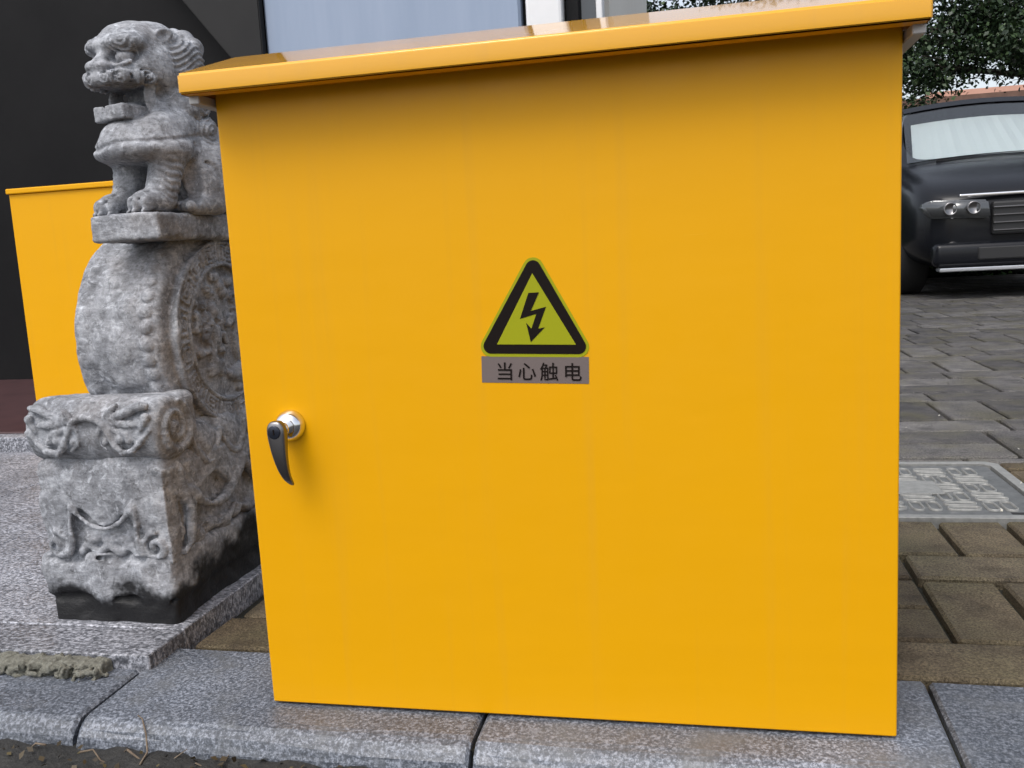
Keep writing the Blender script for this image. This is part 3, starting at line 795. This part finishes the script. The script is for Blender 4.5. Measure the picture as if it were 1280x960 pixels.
# carved lion mask remnants on the front barrel
for i in range(9):
    a = math.pi + random.uniform(-.75,.55); Dm.ell((random.uniform(-.70,-.65), DY+(DR-.004)*math.cos(a), DZ-(DR-.004)*math.sin(a)), (.018,.006,.018), .012)
Dm.rough(.0011, 75, 11)
link('drum', Dm.mesh('drum'), STONE, lion, True)

# --- rolled scroll band below the drum, its leaf apron on the side
X0, X1 = -.788, -.576
B = Field((-.81,.13,.20), (-.55,.60,.375), .0023)
B.cylx((-.682,.204,.300), .046, .106, .010, 0)
B.box((-.682,.225,.301), (.104,.045,.043), .014, .010)
B.box((-.682,.42,.262), (.092,.17,.034), .012, .010)
B.tube(spiral((X1+.001,.204,.300), .040, .006, 1.9, 1.2, 'yz', 34, -1), .0052, .003)
B.ell((X1+.001,.204,.300), (.007,.010,.010), .003)
for q in range(4):                                      # scalloped leaves on the side
    yy = .288+q*.078; B.ell((-.590,yy,.258), (.015,.042,.034), .003); B.tube(bez((-.579,yy-.040,.272),(-.574,yy,.186),(-.579,yy+.040,.272), 10), .0042, .002)
yf = .157
cx = -.682
B.tube(bez((cx-.026,yf,.314), (cx,yf-.002,.334), (cx+.026,yf,.314), 8), .0048, .002)
for s in (-1, 1):                                       # tied ribbon with leaf strokes on the front of the roll
    for u, v, hl, hw, an in ((.036,.330,.017,.0052,42),(.052,.326,.026,.0060,17),(.056,.314,.028,.0058,-4),(.048,.303,.021,.0050,-24),(.080,.336,.016,.0050,8),(.088,.312,.013,.0045,60)):
        yy = yf+.002+max(0, abs(v-.30)-.024)*.30
        B.ell((cx+s*u, yy, v), (hl,.0058,hw), .0015, rot=(0, -s*an, 0))
        q_ = math.radians(an); B.cap((cx+s*(u-hl*.7*math.cos(q_)), yy-.0062, v-hl*.7*math.sin(q_)), (cx+s*(u+hl*.7*math.cos(q_)), yy-.0050, v+hl*.7*math.sin(q_)), .0013, k=.001, op='sub')
    rib = [(.024,.314),(.033,.300),(.040,.284),(.052,.273),(.068,.276),(.082,.288),(.097,.304)]
    B.tube([(cx+s*u, yf+.0005+(.0 if abs(v-.30) < .026 else (abs(v-.30)-.026)*.4), v) for u, v in rib], .0050, .002, r2=.0036)
    B.tube([(cx+s*u, yf+.001, v) for u, v in ((.022,.312),(.016,.298),(.019,.284),(.028,.277))], .0044, .002, r2=.003)
    for u, v, r_ in ((.050,.292,.0068),(.026,.288,.0055),(.064,.290,.0055),(.092,.322,.006)): B.ell((cx+s*u, yf+.001, v), (r_,.005,r_), .002)
B.groove((-.682,.165,.300), (.11,.03,.05), lambda P: (P[..., 2]*.5+P[..., 0])/.010+np.sin(P[..., 0]*70+P[..., 2]*90), .0008)
B.rough(.0014, 80, 13)
link('scroll_band', B.mesh('scroll_band'), STONE, lion, True)

# --- waist with hanging cloth points and curled feet
Wt = Field((-.81,.135,.095), (-.55,.62,.265), .0024)
Wt.box((-.682,.395,.180), (.096,.215,.085), .015, 0)
Wt.box((-.682,.395,.238), (.104,.226,.022), .012, .015)
def swag_front(P):
    x, y_, z = P[..., 0], P[..., 1], P[..., 2]; u = (x+.682)
    zb = .190 - .030*(.5+.5*np.cos(np.clip(np.abs(u)/.046, 0, 1)*math.pi))
    zb = zb - .080*np.clip((np.abs(u)-.052)/.014, 0, 1)
    return np.maximum.reduce([np.abs(y_-.186)-.018+(.24-z)*.02, (zb-z)*.6, z-.246, np.abs(u)-.102])
Wt.fn((-.682,.186,.19), .13, swag_front, .006)
def swag_side(P):
    x, y_, z = P[..., 0], P[..., 1], P[..., 2]; u = (y_-.395)
    zb = .176 + .038*np.abs(np.sin(u*math.pi/.125 + 1.2))
    return np.maximum.reduce([np.abs(x+.590)-.015, (zb-z)*.6, z-.246, np.abs(u)-.215])
Wt.fn((-.590,.395,.19), .25, swag_side, .005)
y2 = .166
Wt.tube(bez((cx-.050,y2+.001,.192),(cx,y2-.001,.130),(cx+.050,y2+.001,.192), 12), .0036, .003)
for s in (-1, 1):
    Wt.tube(spiral((cx+s*.080,y2+.003,.134), .021, .004, 1.4, math.pi/2, 'xz', 26, s), .0048, .003)
    Wt.tube([(cx+s*.050,y2+.001,.192),(cx+s*.054,y2,.165),(cx+s*.053,y2,.142),(cx+s*.060,y2,.124)], .0038, .003)
Wt.tube([(cx+u, y2+.010, .128+.006*math.cos(u*190)) for u in np.linspace(-.045,.045,13)], .0050, .003)
for q in range(3): Wt.ell((cx-.026+q*.026, y2+.013, .142), (.014,.010,.009), .004)
xs_ = -.576
Wt.tube([(xs_,.205,.236),(xs_,.222,.180),(xs_+.002,.214,.128),(xs_,.198,.118)], .0055, .004)
Wt.tube(bez((xs_,.222,.205),(xs_,.30,.118),(xs_,.38,.215), 12), .0068, .004); Wt.tube(bez((xs_,.38,.215),(xs_,.45,.118),(xs_,.53,.215), 12), .0068, .004)
for q in range(9): Wt.ell((-.588,.245+q*.036,.128+.006*(q % 2)), (.013,.019,.013), .004)
Wt.tube([(xs_-.004,.23+i*.03,.135+.010*math.sin(i*1.9)) for i in range(11)], .004, .003)
Wt.rough(.0020, 75, 15)
link('waist', Wt.mesh('waist'), STONE, lion, True)
Ft = Field((-.81,.14,-.03), (-.55,.64,.135), .0035)
Ft.box((-.682,.393,.088), (.105,.230,.034), .008, 0)
Ft.box((-.682,.393,.035), (.101,.226,.050), .006, .006)
for q in range(26): Ft.ell((random.uniform(X0,X1), .165+random.gauss(0,.003), random.choice((.115,.056))), (.012,.007,.006), .005, 'sub')
Ft.rough(.0028, 60, 17)
link('foot_block', Ft.mesh('foot_block'), STONE, lion, True)

# ================================================================= MANHOLE COVER
mh = tag(empty('manhole_cover', ((MH[0]+MH[1])/2, (MH[2]+MH[3])/2, -.02)), 'square grey cast iron manhole cover with raised loop pattern set in brown pavers', 'manhole cover')
a, b, c, d = MH
def ring_mesh(x0,x1,y0,y1,w,z0,z1,ch):
    def loop(e, z, chm): 
        return [(x0+e+chm,y0+e,z),(x1-e-chm,y0+e,z),(x1-e,y0+e+chm,z),(x1-e,y1-e-chm,z),(x1-e-chm,y1-e,z),(x0+e+chm,y1-e,z),(x0+e,y1-e-chm,z),(x0+e,y0+e+chm,z)]
    V = loop(0,z0,ch)+loop(0,z1-.001,ch)+loop(.001,z1,ch)+loop(w-.001,z1,ch*.8)+loop(w,z1-.001,ch*.8)+loop(w,z0,ch*.8); F = []
    for l in range(5):
        for i in range(8): F.append((l*8+i, l*8+(i+1)%8, l*8+8+(i+1)%8, l*8+8+i))
    return pymesh('frame', V, F)
link('frame', ring_mesh(a+.002,b-.002,c+.002,d-.002,.020,-.03,.001,.022), IRON_B, mh)
box('cover_plate', (a+.026,c+.026,-.03), (b-.026,d-.026,-.0035), IRON, mh, .002)
pl = box('centre_plate', ((a+b)/2-.055,(c+d)/2-.05,-.0035), ((a+b)/2+.055,(c+d)/2+.05,.0008), IRON_B, mh, .003, 2)
def stadium(L_, Wd, r, n=6):
    V, F = [], []; m_ = 2*(n+1)
    for (off, z) in ((r,0),(r*.6,.0042),(-r*.6,.0042),(-r,0)):
        R_ = Wd/2+off
        for sgn in (1,-1):
            for i in range(n+1):
                q = (-math.pi/2+math.pi*i/n) if sgn > 0 else (math.pi/2+math.pi*i/n)
                V.append((sgn*(L_/2-Wd/2)+R_*math.cos(q), R_*math.sin(q), z))
    for l in range(3):
        for i in range(m_): F.append((l*m_+i, l*m_+(i+1)%m_, (l+1)*m_+(i+1)%m_, (l+1)*m_+i))
    return pymesh('raised_loop', V, F)
st = stadium(.058,.020,.0015); st.materials.append(IRON_B)
CN = .0655; nx = int((b-a-.06)/CN); ox = (a+b)/2-CN*nx/2; oy = (c+d)/2-CN*nx/2
for i in range(nx):
    for j in range(nx):
        X, Y = ox+CN*(i+.5), oy+CN*(j+.5)
        if abs(X-(a+b)/2) < .058 and abs(Y-(c+d)/2) < .058: continue
        for q in (-1, 1):
            o = link('raised_loop', st, None, mh, True); hor = (i+j) % 2
            o.location = (X+(0 if hor else q*.0155), Y+(q*.0155 if hor else 0), -.0036); o.rotation_euler.z = 0 if hor else math.pi/2
box('lifting_slot', (b-.085,c+.04,-.0036), (b-.06,c+.052,-.0030), RUB, mh)

# ================================================================= PARKED CAR (dark people carrier, nose towards us)
car = tag(empty('parked_car', (2.62,6.4,0)), 'black people carrier parked nose on beyond the paved area in front of the hedge', 'car')
CX, CY = 2.62, 6.35
#      y     w    zb   zbelt  wr    zr
SEC = [(0.00,.50,.34,.58,.44,.62),(0.03,.68,.24,.66,.60,.72),(.09,.80,.21,.72,.70,.78),(.24,.89,.20,.80,.76,.86),(.55,.915,.20,.90,.78,.96),(.95,.92,.20,.98,.80,1.04),
       (1.05,.92,.20,1.00,.79,1.08),(1.45,.92,.20,1.02,.72,1.40),(1.80,.92,.20,1.03,.66,1.58),(2.3,.92,.20,1.04,.66,1.63),(3.4,.92,.20,1.04,.66,1.63),(4.2,.91,.22,1.02,.64,1.58),(4.45,.88,.30,.95,.62,1.20),(4.5,.80,.40,.80,.6,.9)]
def sec_pts(s):
    y_, w, zb, zl, wr, zr = s
    half = [(0,zb),(.82*w,zb),(w,zb+.14),(w*1.005,zb+.36 if zl > zb+.42 else (zb+zl)/2),(.975*w,zl),(wr,zr),(wr*.6,zr+.03),(0,zr+.04)]
    return half + [(-x, z) for x, z in half[-2:0:-1]]
V, F = [], []
for s in SEC: V += [(CX+x, CY+s[0], z) for x, z in sec_pts(s)]
n = 14
for j in range(len(SEC)-1):
    for i in range(n):
        if j in (6, 7) and i in (5, 6, 7, 8): continue          # windscreen opening
        F.append((j*n+i, j*n+(i+1)%n, (j+1)*n+(i+1)%n, (j+1)*n+i))
F.append(tuple(range(n))[::-1]); F.append(tuple((len(SEC)-1)*n+i for i in range(n)))
me = pymesh('body', V, F); bm = bmesh.new(); bm.from_mesh(me); bmesh.ops.recalc_face_normals(bm, faces=bm.faces[:]); bm.to_mesh(me); bm.free()
o = link('body', me, CARP, car, True); sb = o.modifiers.new('sub', 'SUBSURF'); sb.levels = sb.render_levels = 2
def quadpatch(name, P, m, push, nu=8, nv=6, bulge=.03):
    """P: four corners (ll, lr, ur, ul); bulged patch with thickness"""
    P = [Vector(p) for p in P]; nrm = (P[1]-P[0]).cross(P[3]-P[0]).normalized(); V, F = [], []
    for t in (0, -.008):
        for j in range(nv+1):
            for i in range(nu+1):
                u, v = i/nu, j/nv; p = (P[0]*(1-u)+P[1]*u)*(1-v)+(P[3]*(1-u)+P[2]*u)*v
                V.append(p + nrm*(push+t+bulge*(1-(2*u-1)**2)))
    N_ = (nu+1)*(nv+1)
    for j in range(nv):
        for i in range(nu):
            q = j*(nu+1)+i; F.append((q, q+1, q+nu+2, q+nu+1)); F.append((N_+q, N_+q+nu+1, N_+q+nu+2, N_+q+1))
    return link(name, pymesh(name, V, F), m, car, True)
quadpatch('windscreen', [(CX-.775,CY+1.00,1.070),(CX+.775,CY+1.00,1.070),(CX+.655,CY+1.80,1.590),(CX-.655,CY+1.80,1.590)], WSG, .010, bulge=.050)
quadpatch('windscreen_frame', [(CX-.66,CY+1.745,1.556),(CX+.66,CY+1.745,1.556),(CX+.655,CY+1.83,1.605),(CX-.655,CY+1.83,1.605)], CARP, .018, bulge=.050)
def added_sunshade():                                         # invented folded foil shade, stands in for pale sky reflection in the windscreen
    V_, F_ = [], []; n_ = 24
    for t_ in (0, .006):
        for i_ in range(n_+1):
            u = -1+2*i_/n_; zz = .004 if i_ % 2 else -.004
            for v in (0, 1):
                V_.append((CX+u*(.70-.10*v), CY+1.13+.60*v+zz+t_-.03*(1-u*u), 1.065+.395*v+.03*(1-u*u)-t_))
    N_ = (n_+1)*2
    for i_ in range(n_):
        q = i_*2; F_.append((q, q+2, q+3, q+1)); F_.append((N_+q, N_+q+1, N_+q+3, N_+q+2))
    link('added_sunshade', pymesh('added_sunshade', V_, F_), FOIL, car)
added_sunshade()
box('dashboard', (CX-.72,CY+1.06,.86), (CX+.72,CY+1.50,1.035), PLAS, car, .05, 3, True)
for sx in (-.37,.37):
    seat = box('seat', (CX+sx-.25,CY+2.10,.62), (CX+sx+.25,CY+2.26,1.20), CLOTH, car, .05, 3, True)
    box('headrest', (CX+sx-.13,CY+2.12,1.23), (CX+sx+.13,CY+2.22,1.41), CLOTH, seat, .04, 3, True)
box('rear_bench', (CX-.66,CY+3.3,.62), (CX+.66,CY+3.45,1.22), CLOTH, car, .05, 2)
V_, F_ = [], []
for i_ in range(24):
    for k_ in range(6):
        p_, q_ = 2*math.pi*i_/24, 2*math.pi*k_/6; r_ = .175+.014*math.cos(q_)
        V_.append((CX+.37+r_*math.cos(p_), CY+1.62+.014*math.sin(q_)-.35*r_*math.sin(p_)*.5, 1.03+r_*math.sin(p_)*.85))
        F_.append((i_*6+k_, i_*6+(k_+1)%6, ((i_+1)%24)*6+(k_+1)%6, ((i_+1)%24)*6+k_))
link('steering_wheel', pymesh('steering_wheel', V_, F_), PLAS, car, True)
box('rear_view_mirror', (CX-.11,CY+1.70,1.42), (CX+.11,CY+1.72,1.48), PLAS, car, .008)
for s in (-1, 1):
    P4 = [(CX+s*.915,CY+1.45,1.05),(CX+s*.915,CY+3.9,1.06),(CX+s*.705,CY+3.8,1.52),(CX+s*.715,CY+1.85,1.50)]
    quadpatch('side_window', P4 if s > 0 else [P4[1],P4[0],P4[3],P4[2]], CARG, .012, bulge=.02)
    pz = [(s*.42,.585),(s*.80,.600),(s*.86,.700),(s*.80,.735),(s*.44,.715)]
    bm = bmesh.new(); A = [bm.verts.new((CX+u, CY-.078+.11*max(0,abs(u)-.42)/.44, v)) for u, v in pz]; Bv = [bm.verts.new((CX+u, CY+.30, v)) for u, v in pz]
    bm.faces.new(A); bm.faces.new(Bv[::-1])
    for i in range(5): bm.faces.new((A[i], Bv[i], Bv[(i+1)%5], A[(i+1)%5]))
    bmesh.ops.recalc_face_normals(bm, faces=bm.faces[:]); bmesh.ops.bevel(bm, geom=bm.edges[:], offset=.014, segments=3, affect='EDGES')
    h = link('headlight', bm_mesh(bm), HLENS, car, True)
    for q in (.53,.68):
        lathe('lamp_bowl', [(.050,0),(.050,.010),(.040,.013),(.036,.006)], STEEL, h, Matrix.Translation((CX+s*q,CY-.076+.11*(q-.42)/.44,.662)) @ Matrix.Rotation(rad(90),4,'X'), 24)
    lathe('fog_lamp', [(.062,0),(.062,.02),(.048,.03),(.03,.03)], CHROME, car, Matrix.Translation((CX+s*.66,CY+.015,.36)) @ Matrix.Rotation(rad(90),4,'X'), 24)
    mr = box('mirror', (CX+s*1.06-.10,CY+1.20,1.02), (CX+s*1.06+.10,CY+1.30,1.17), CARP, car, .03, 3, True)
    box('mirror_arm', (min(CX+s*.88,CX+s*1.0),CY+1.24,1.03), (max(CX+s*.88,CX+s*1.0),CY+1.28,1.07), PLAS, mr)
gr = box('grille', (CX-.40,CY-.045,.46), (CX+.40,CY+.02,.70), PLAS, car, .015, 2)
for q in range(4): box('grille_bar', (CX-.40,CY-.062,.488+q*.055), (CX+.40,CY-.04,.498+q*.055), STEEL, gr, .003)
box('bonnet_strip', (CX-.62,CY-.018,.742), (CX+.62,CY+.03,.765), CHROME, car, .008, 2)
bp = box('bumper', (CX-.80,CY-.060,.235), (CX+.80,CY+.08,.415), CARP, car, .05, 4, True)
box('air_intake', (CX-.50,CY-.072,.285), (CX+.50,CY-.05,.375), PLAS, bp, .008)
box('bumper_lip', (CX-.76,CY-.075,.205), (CX+.76,CY+.05,.232), LENS, bp, .006)
for s in (-1, 1):
    for yy in (.85, 3.65):
        tyre = lathe('tyre', [(.20,-.10),(.30,-.11),(.335,-.085),(.338,.085),(.30,.11),(.20,.10)], RUB, car, Matrix.Translation((CX+s*.80,CY+yy,.336)) @ Matrix.Rotation(rad(90)*s,4,'Y'), 36)
        lathe('rim', [(.02,.112),(.05,.105),(.16,.085),(.20,.108),(.205,.09)], LENS, tyre, Matrix.Translation((CX+s*.80,CY+yy,.336)) @ Matrix.Rotation(rad(90)*s,4,'Y'), 24)
    for q in (-1,):
        box('wiper', (CX-.55*(s>0)+.0*(s<0),CY+.985,1.082), (CX+.02+.50*(s<0),CY+1.0,1.094), RUB, car)

# ================================================================= VEGETATION
def leaf_cloud(name, pts, size, m, parent, seed, droop=.5):
    g = np.random.default_rng(seed); n = len(pts); pts = np.asarray(pts, float)
    a = g.uniform(0, 2*math.pi, n); tilt = g.normal(-droop, .45, n); roll = g.normal(0, .5, n); L_ = size*g.uniform(.6, 1.3, n); Wd = L_*g.uniform(.55, .8, n)
    f = np.stack([np.cos(a)*np.cos(tilt), np.sin(a)*np.cos(tilt), np.sin(tilt)], 1)
    side = np.stack([-np.sin(a), np.cos(a), np.zeros(n)], 1); up = np.cross(f, side)
    side = side*np.cos(roll)[:, None]+up*np.sin(roll)[:, None]; up = np.cross(f, side)
    prof = [(0,0,0),(.46,.5,.08),(1,0,-.04),(.46,-.5,.08)]
    V = np.empty((n, 4, 3))
    for i, (u, v, w) in enumerate(prof): V[:, i] = pts + f*(L_*u)[:, None] + side*(Wd*v)[:, None] + up*(L_*w)[:, None]
    q = (np.arange(n)[:, None]*4+np.array([[0,1,2,3]])).astype(np.int32)
    me = bpy.data.meshes.new(name); me.vertices.add(n*4); me.vertices.foreach_set('co', V.astype(np.float32).ravel())
    me.loops.add(q.size); me.loops.foreach_set('vertex_index', q.ravel()); me.polygons.add(len(q))
    me.polygons.foreach_set('loop_start', np.arange(0, q.size, 4, dtype=np.int32)); me.polygons.foreach_set('loop_total', np.full(len(q), 4, np.int32))
    me.update(calc_edges=True)
    return link(name, me, m, parent)
def tree(label, base, trunk_h, r0, blobs, nleaf, size, m, seed, lean=(0,0)):
    """blobs: (centre offset, radius xyz, weight) — a limb runs to each, twigs to sub-clumps, leaves on the clumps"""
    g = np.random.default_rng(seed); b = Vector(base)
    t = tag(empty('street_tree', base), label, 'tree', None)
    top = b+Vector((lean[0], lean[1], trunk_h))
    segs = [sweep([b+Vector((0,0,-.1)), b+Vector((0,0,.15)), b.lerp(top,.5)+Vector((.05,.03,0)), top], [r0*1.5, r0*1.05, r0*.9, r0*.75], 12)]
    limbs, pts = [], []
    tw = sum(q[2] for q in blobs)
    for off, r, w in blobs:
        c = top+Vector(off); st_ = top.lerp(b, g.uniform(0,.18)); mid = st_.lerp(c, .5)+Vector((0,0,.25))
        limbs.append(sweep([st_, mid, c], [r0*.42, r0*.25, r0*.08], 7))
        nc = max(6, int(34*w))
        for k_ in range(nc):
            d = g.normal(size=3); d /= np.linalg.norm(d); rr_ = g.uniform(.35, 1.0)**.6
            cc = c+Vector((d[0]*r[0]*rr_, d[1]*r[1]*rr_, d[2]*r[2]*rr_))
            limbs.append(sweep([mid.lerp(c, g.uniform(.2,1)), cc.lerp(c,.35)+Vector((0,0,.05)), cc], [r0*.07, r0*.05, r0*.02], 4))
            m_ = int(nleaf*w/tw/nc); cr = .13*np.mean(r)+.09
            pts.append(np.array(cc)+g.normal(size=(m_,3))*np.array([cr, cr, cr*.62]))
    link('trunk', pymesh('trunk', *segs[0]), BARK, t, True)
    link('limbs', pymesh('limbs', *merge(limbs)), BARK, t, True)
    leaf_cloud('crown', np.concatenate(pts), size, m, t, seed+1)
    return t
tree('broad leafy tree with dark crown spreading above the parked car', (5.6,11.9,-.02), 1.68, .19,
     [((-2.85,-.7,.28),(.36,.4,.16),.16),((-2.55,-.5,.80),(.5,.5,.26),.42),((-1.7,-.6,.92),(.75,.6,.30),1.0),((-.8,-.9,.85),(.75,.6,.32),.9),((.2,-.6,.8),(.9,.7,.4),1.0),((-1.2,0,1.4),(1.0,.9,.5),1.3),((-2.3,0,1.35),(.8,.8,.45),1.0),((-.2,-.3,1.6),(1.1,1.0,.6),1.3),((1.0,.4,1.9),(1.4,1.2,.9),1.3),((-3.3,.2,1.5),(.7,.7,.4),.6),((-1.4,.4,2.6),(1.6,1.3,.9),1.4),((.4,0,3.2),(1.7,1.4,1.0),1.3)], 50000, .062, LEAF, 31)
tree('slender tree growing behind the yellow cabinet beyond the building end', (1.0,13.0,-.02), 2.4, .13,
     [((-.9,0,1.0),(.9,.8,.45),1),((.5,.2,1.1),(.9,.8,.5),1),((0,0,2.0),(1.2,1.0,.8),1.3),((-1.9,.2,1.2),(.8,.7,.5),.8),((1.4,-.2,.5),(.7,.7,.4),.6),((.2,.1,3.0),(1.0,.9,.7),1)], 40000, .07, LEAF, 41)
hedge = tag(empty('clipped_hedge', (1.5,10.2,-.02)), 'dark green leafy hedge behind the parked car', 'hedge')
g = np.random.default_rng(5)
hp = np.stack([g.uniform(-3,8,60000), g.uniform(9.7,10.7,60000), g.uniform(.0,1.48,60000)], 1)
hp[:, 2] += .07*np.sin(hp[:, 0]*3.1)+.06*np.sin(hp[:, 0]*7.3+1); edge = (np.abs(hp[:, 1]-10.2) > .30) | (hp[:, 2] > 1.2); hp = hp[edge]
leaf_cloud('foliage', hp, .075, HEDG, hedge, 6, .2)
stems = [sweep([(x, 10.2, -.1), (x+.05, 10.2, .6), (x-.03, 10.22, 1.25)], [.03,.022,.01], 6) for x in np.arange(-2.8, 8, .35)]
link('stems', pymesh('stems', *merge(stems)), BARK, hedge)
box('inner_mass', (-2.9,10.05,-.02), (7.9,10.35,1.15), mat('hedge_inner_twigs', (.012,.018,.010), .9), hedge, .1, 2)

# ================================================================= FAR BUILDINGS
def house(label, x0, x1, y0, y1, h, m, roof=None, floors=3, cols=6, cat='building'):
    t = tag(empty('far_building', ((x0+x1)/2, y0, 0)), label, cat)
    box('wall', (x0,y0,-.1), (x1,y1,h), m, t)
    if roof == 'gable':
        poly_prism('roof', [(x0-.5,h+.01),(x1+.5,h+.01),(x1-.6,h+1.6),(x0+.6,h+1.6)], y0-.5, y1+.5, ROOFB, t)
    else: box('parapet', (x0-.15,y0-.15,h+.01), (x1+.15,y1+.15,h+.35), m, t)
    fh = h/floors; cw = (x1-x0)/cols
    for i in range(cols):
        for j in range(floors):
            xa = x0+cw*(i+.25); za = fh*(j+.28)
            w = box('window', (xa,y0-.05,za), (xa+cw*.5,y0+.02,za+fh*.5), WHITEC, t)
            box('pane', (xa+.06,y0-.065,za+.06), (xa+cw*.5-.06,y0-.051,za+fh*.5-.06), GLASSD, w)
    return t
house('salmon pink rendered block with cream parapet far beyond the hedge', 9.4,24,40,52,5.7,SALM, None, 2, 7)
house('low cream house with brown roof beyond the hedge', 3.5,12.4,27,34,2.5,CREAM,'gable',1,4)

# ================================================================= LITTER
grp = 'dry twigs in the gutter'
g = random.Random(3)
def twig(x, y_, L_, a, r, fork):
    t_ = Vector((math.cos(a), math.sin(a), 0)); n_ = Vector((-math.sin(a), math.cos(a), 0)); p0 = Vector((x, y_+.012, -.032))
    pts = [p0+t_*L_*q/5+n_*g.uniform(-.006,.006)+Vector((0,0,.004+.010*math.sin(q*1.1+x*9))) for q in range(6)]
    parts = [sweep(pts, [r*(1-.12*q) for q in range(6)], 6)]
    if fork:
        parts.append(sweep([pts[3], pts[3]+t_*.018+n_*.018+Vector((0,0,.006)), pts[3]+t_*.03+n_*.034+Vector((0,0,.004))], [r*.7,r*.55,r*.3], 5))
    o = link('twig', pymesh('twig', *merge(parts)), TWIG, None, True)
    tag(o, 'thin forked dry twig lying in the dark gutter below the kerb' if fork else 'thin straight dry twig lying in the dark gutter below the kerb', 'twig', grp)
for (x, y_, L_, a, r, f) in ((-.60,-.100,.06,2.9,.0013,1),(-.545,-.104,.05,.3,.0012,1),(-.49,-.102,.07,.15,.0013,0),(-.40,-.106,.05,.7,.0009,1)): twig(x, y_, L_, a, r, f)
# a long stem leaning up on the kerb's front edge
pts = [(-.470,-.095,-.030),(-.468,-.082,-.022),(-.476,-.070,-.008),(-.492,-.052,.0008),(-.502,-.046,.0015)]
tag(link('twig', pymesh('twig', *sweep(pts, [.0013,.0012,.0011,.0009,.0006], 6)), TWIG, None, True), 'pale stem leaning up against the front edge of the kerb', 'twig')
n = 420; g2 = np.random.default_rng(8)
lp = np.stack([g2.uniform(-1.6,1.2,n), -.074-np.abs(g2.normal(0,.04,n)), np.full(n,-.031)+g2.uniform(0,.008,n)], 1)
tag(leaf_cloud('leaf_litter', lp, .009, DEAD, None, 9, .0), 'fine dead leaf litter lying in the gutter', 'leaf litter', kind='stuff')
n = 70
lp = np.stack([g2.uniform(.40,1.6,n), .16+g2.uniform(0,1,n)**1.6*2.6, np.full(n,.0015)], 1)
tag(leaf_cloud('petal_litter', lp, .008, PETAL, None, 10, .0), 'small pale petals scattered over the brown pavers', 'petals', kind='stuff')
lp = np.stack([g2.uniform(-.55,-.36,9), g2.uniform(.15,.34,9), np.full(9,.0015)], 1)
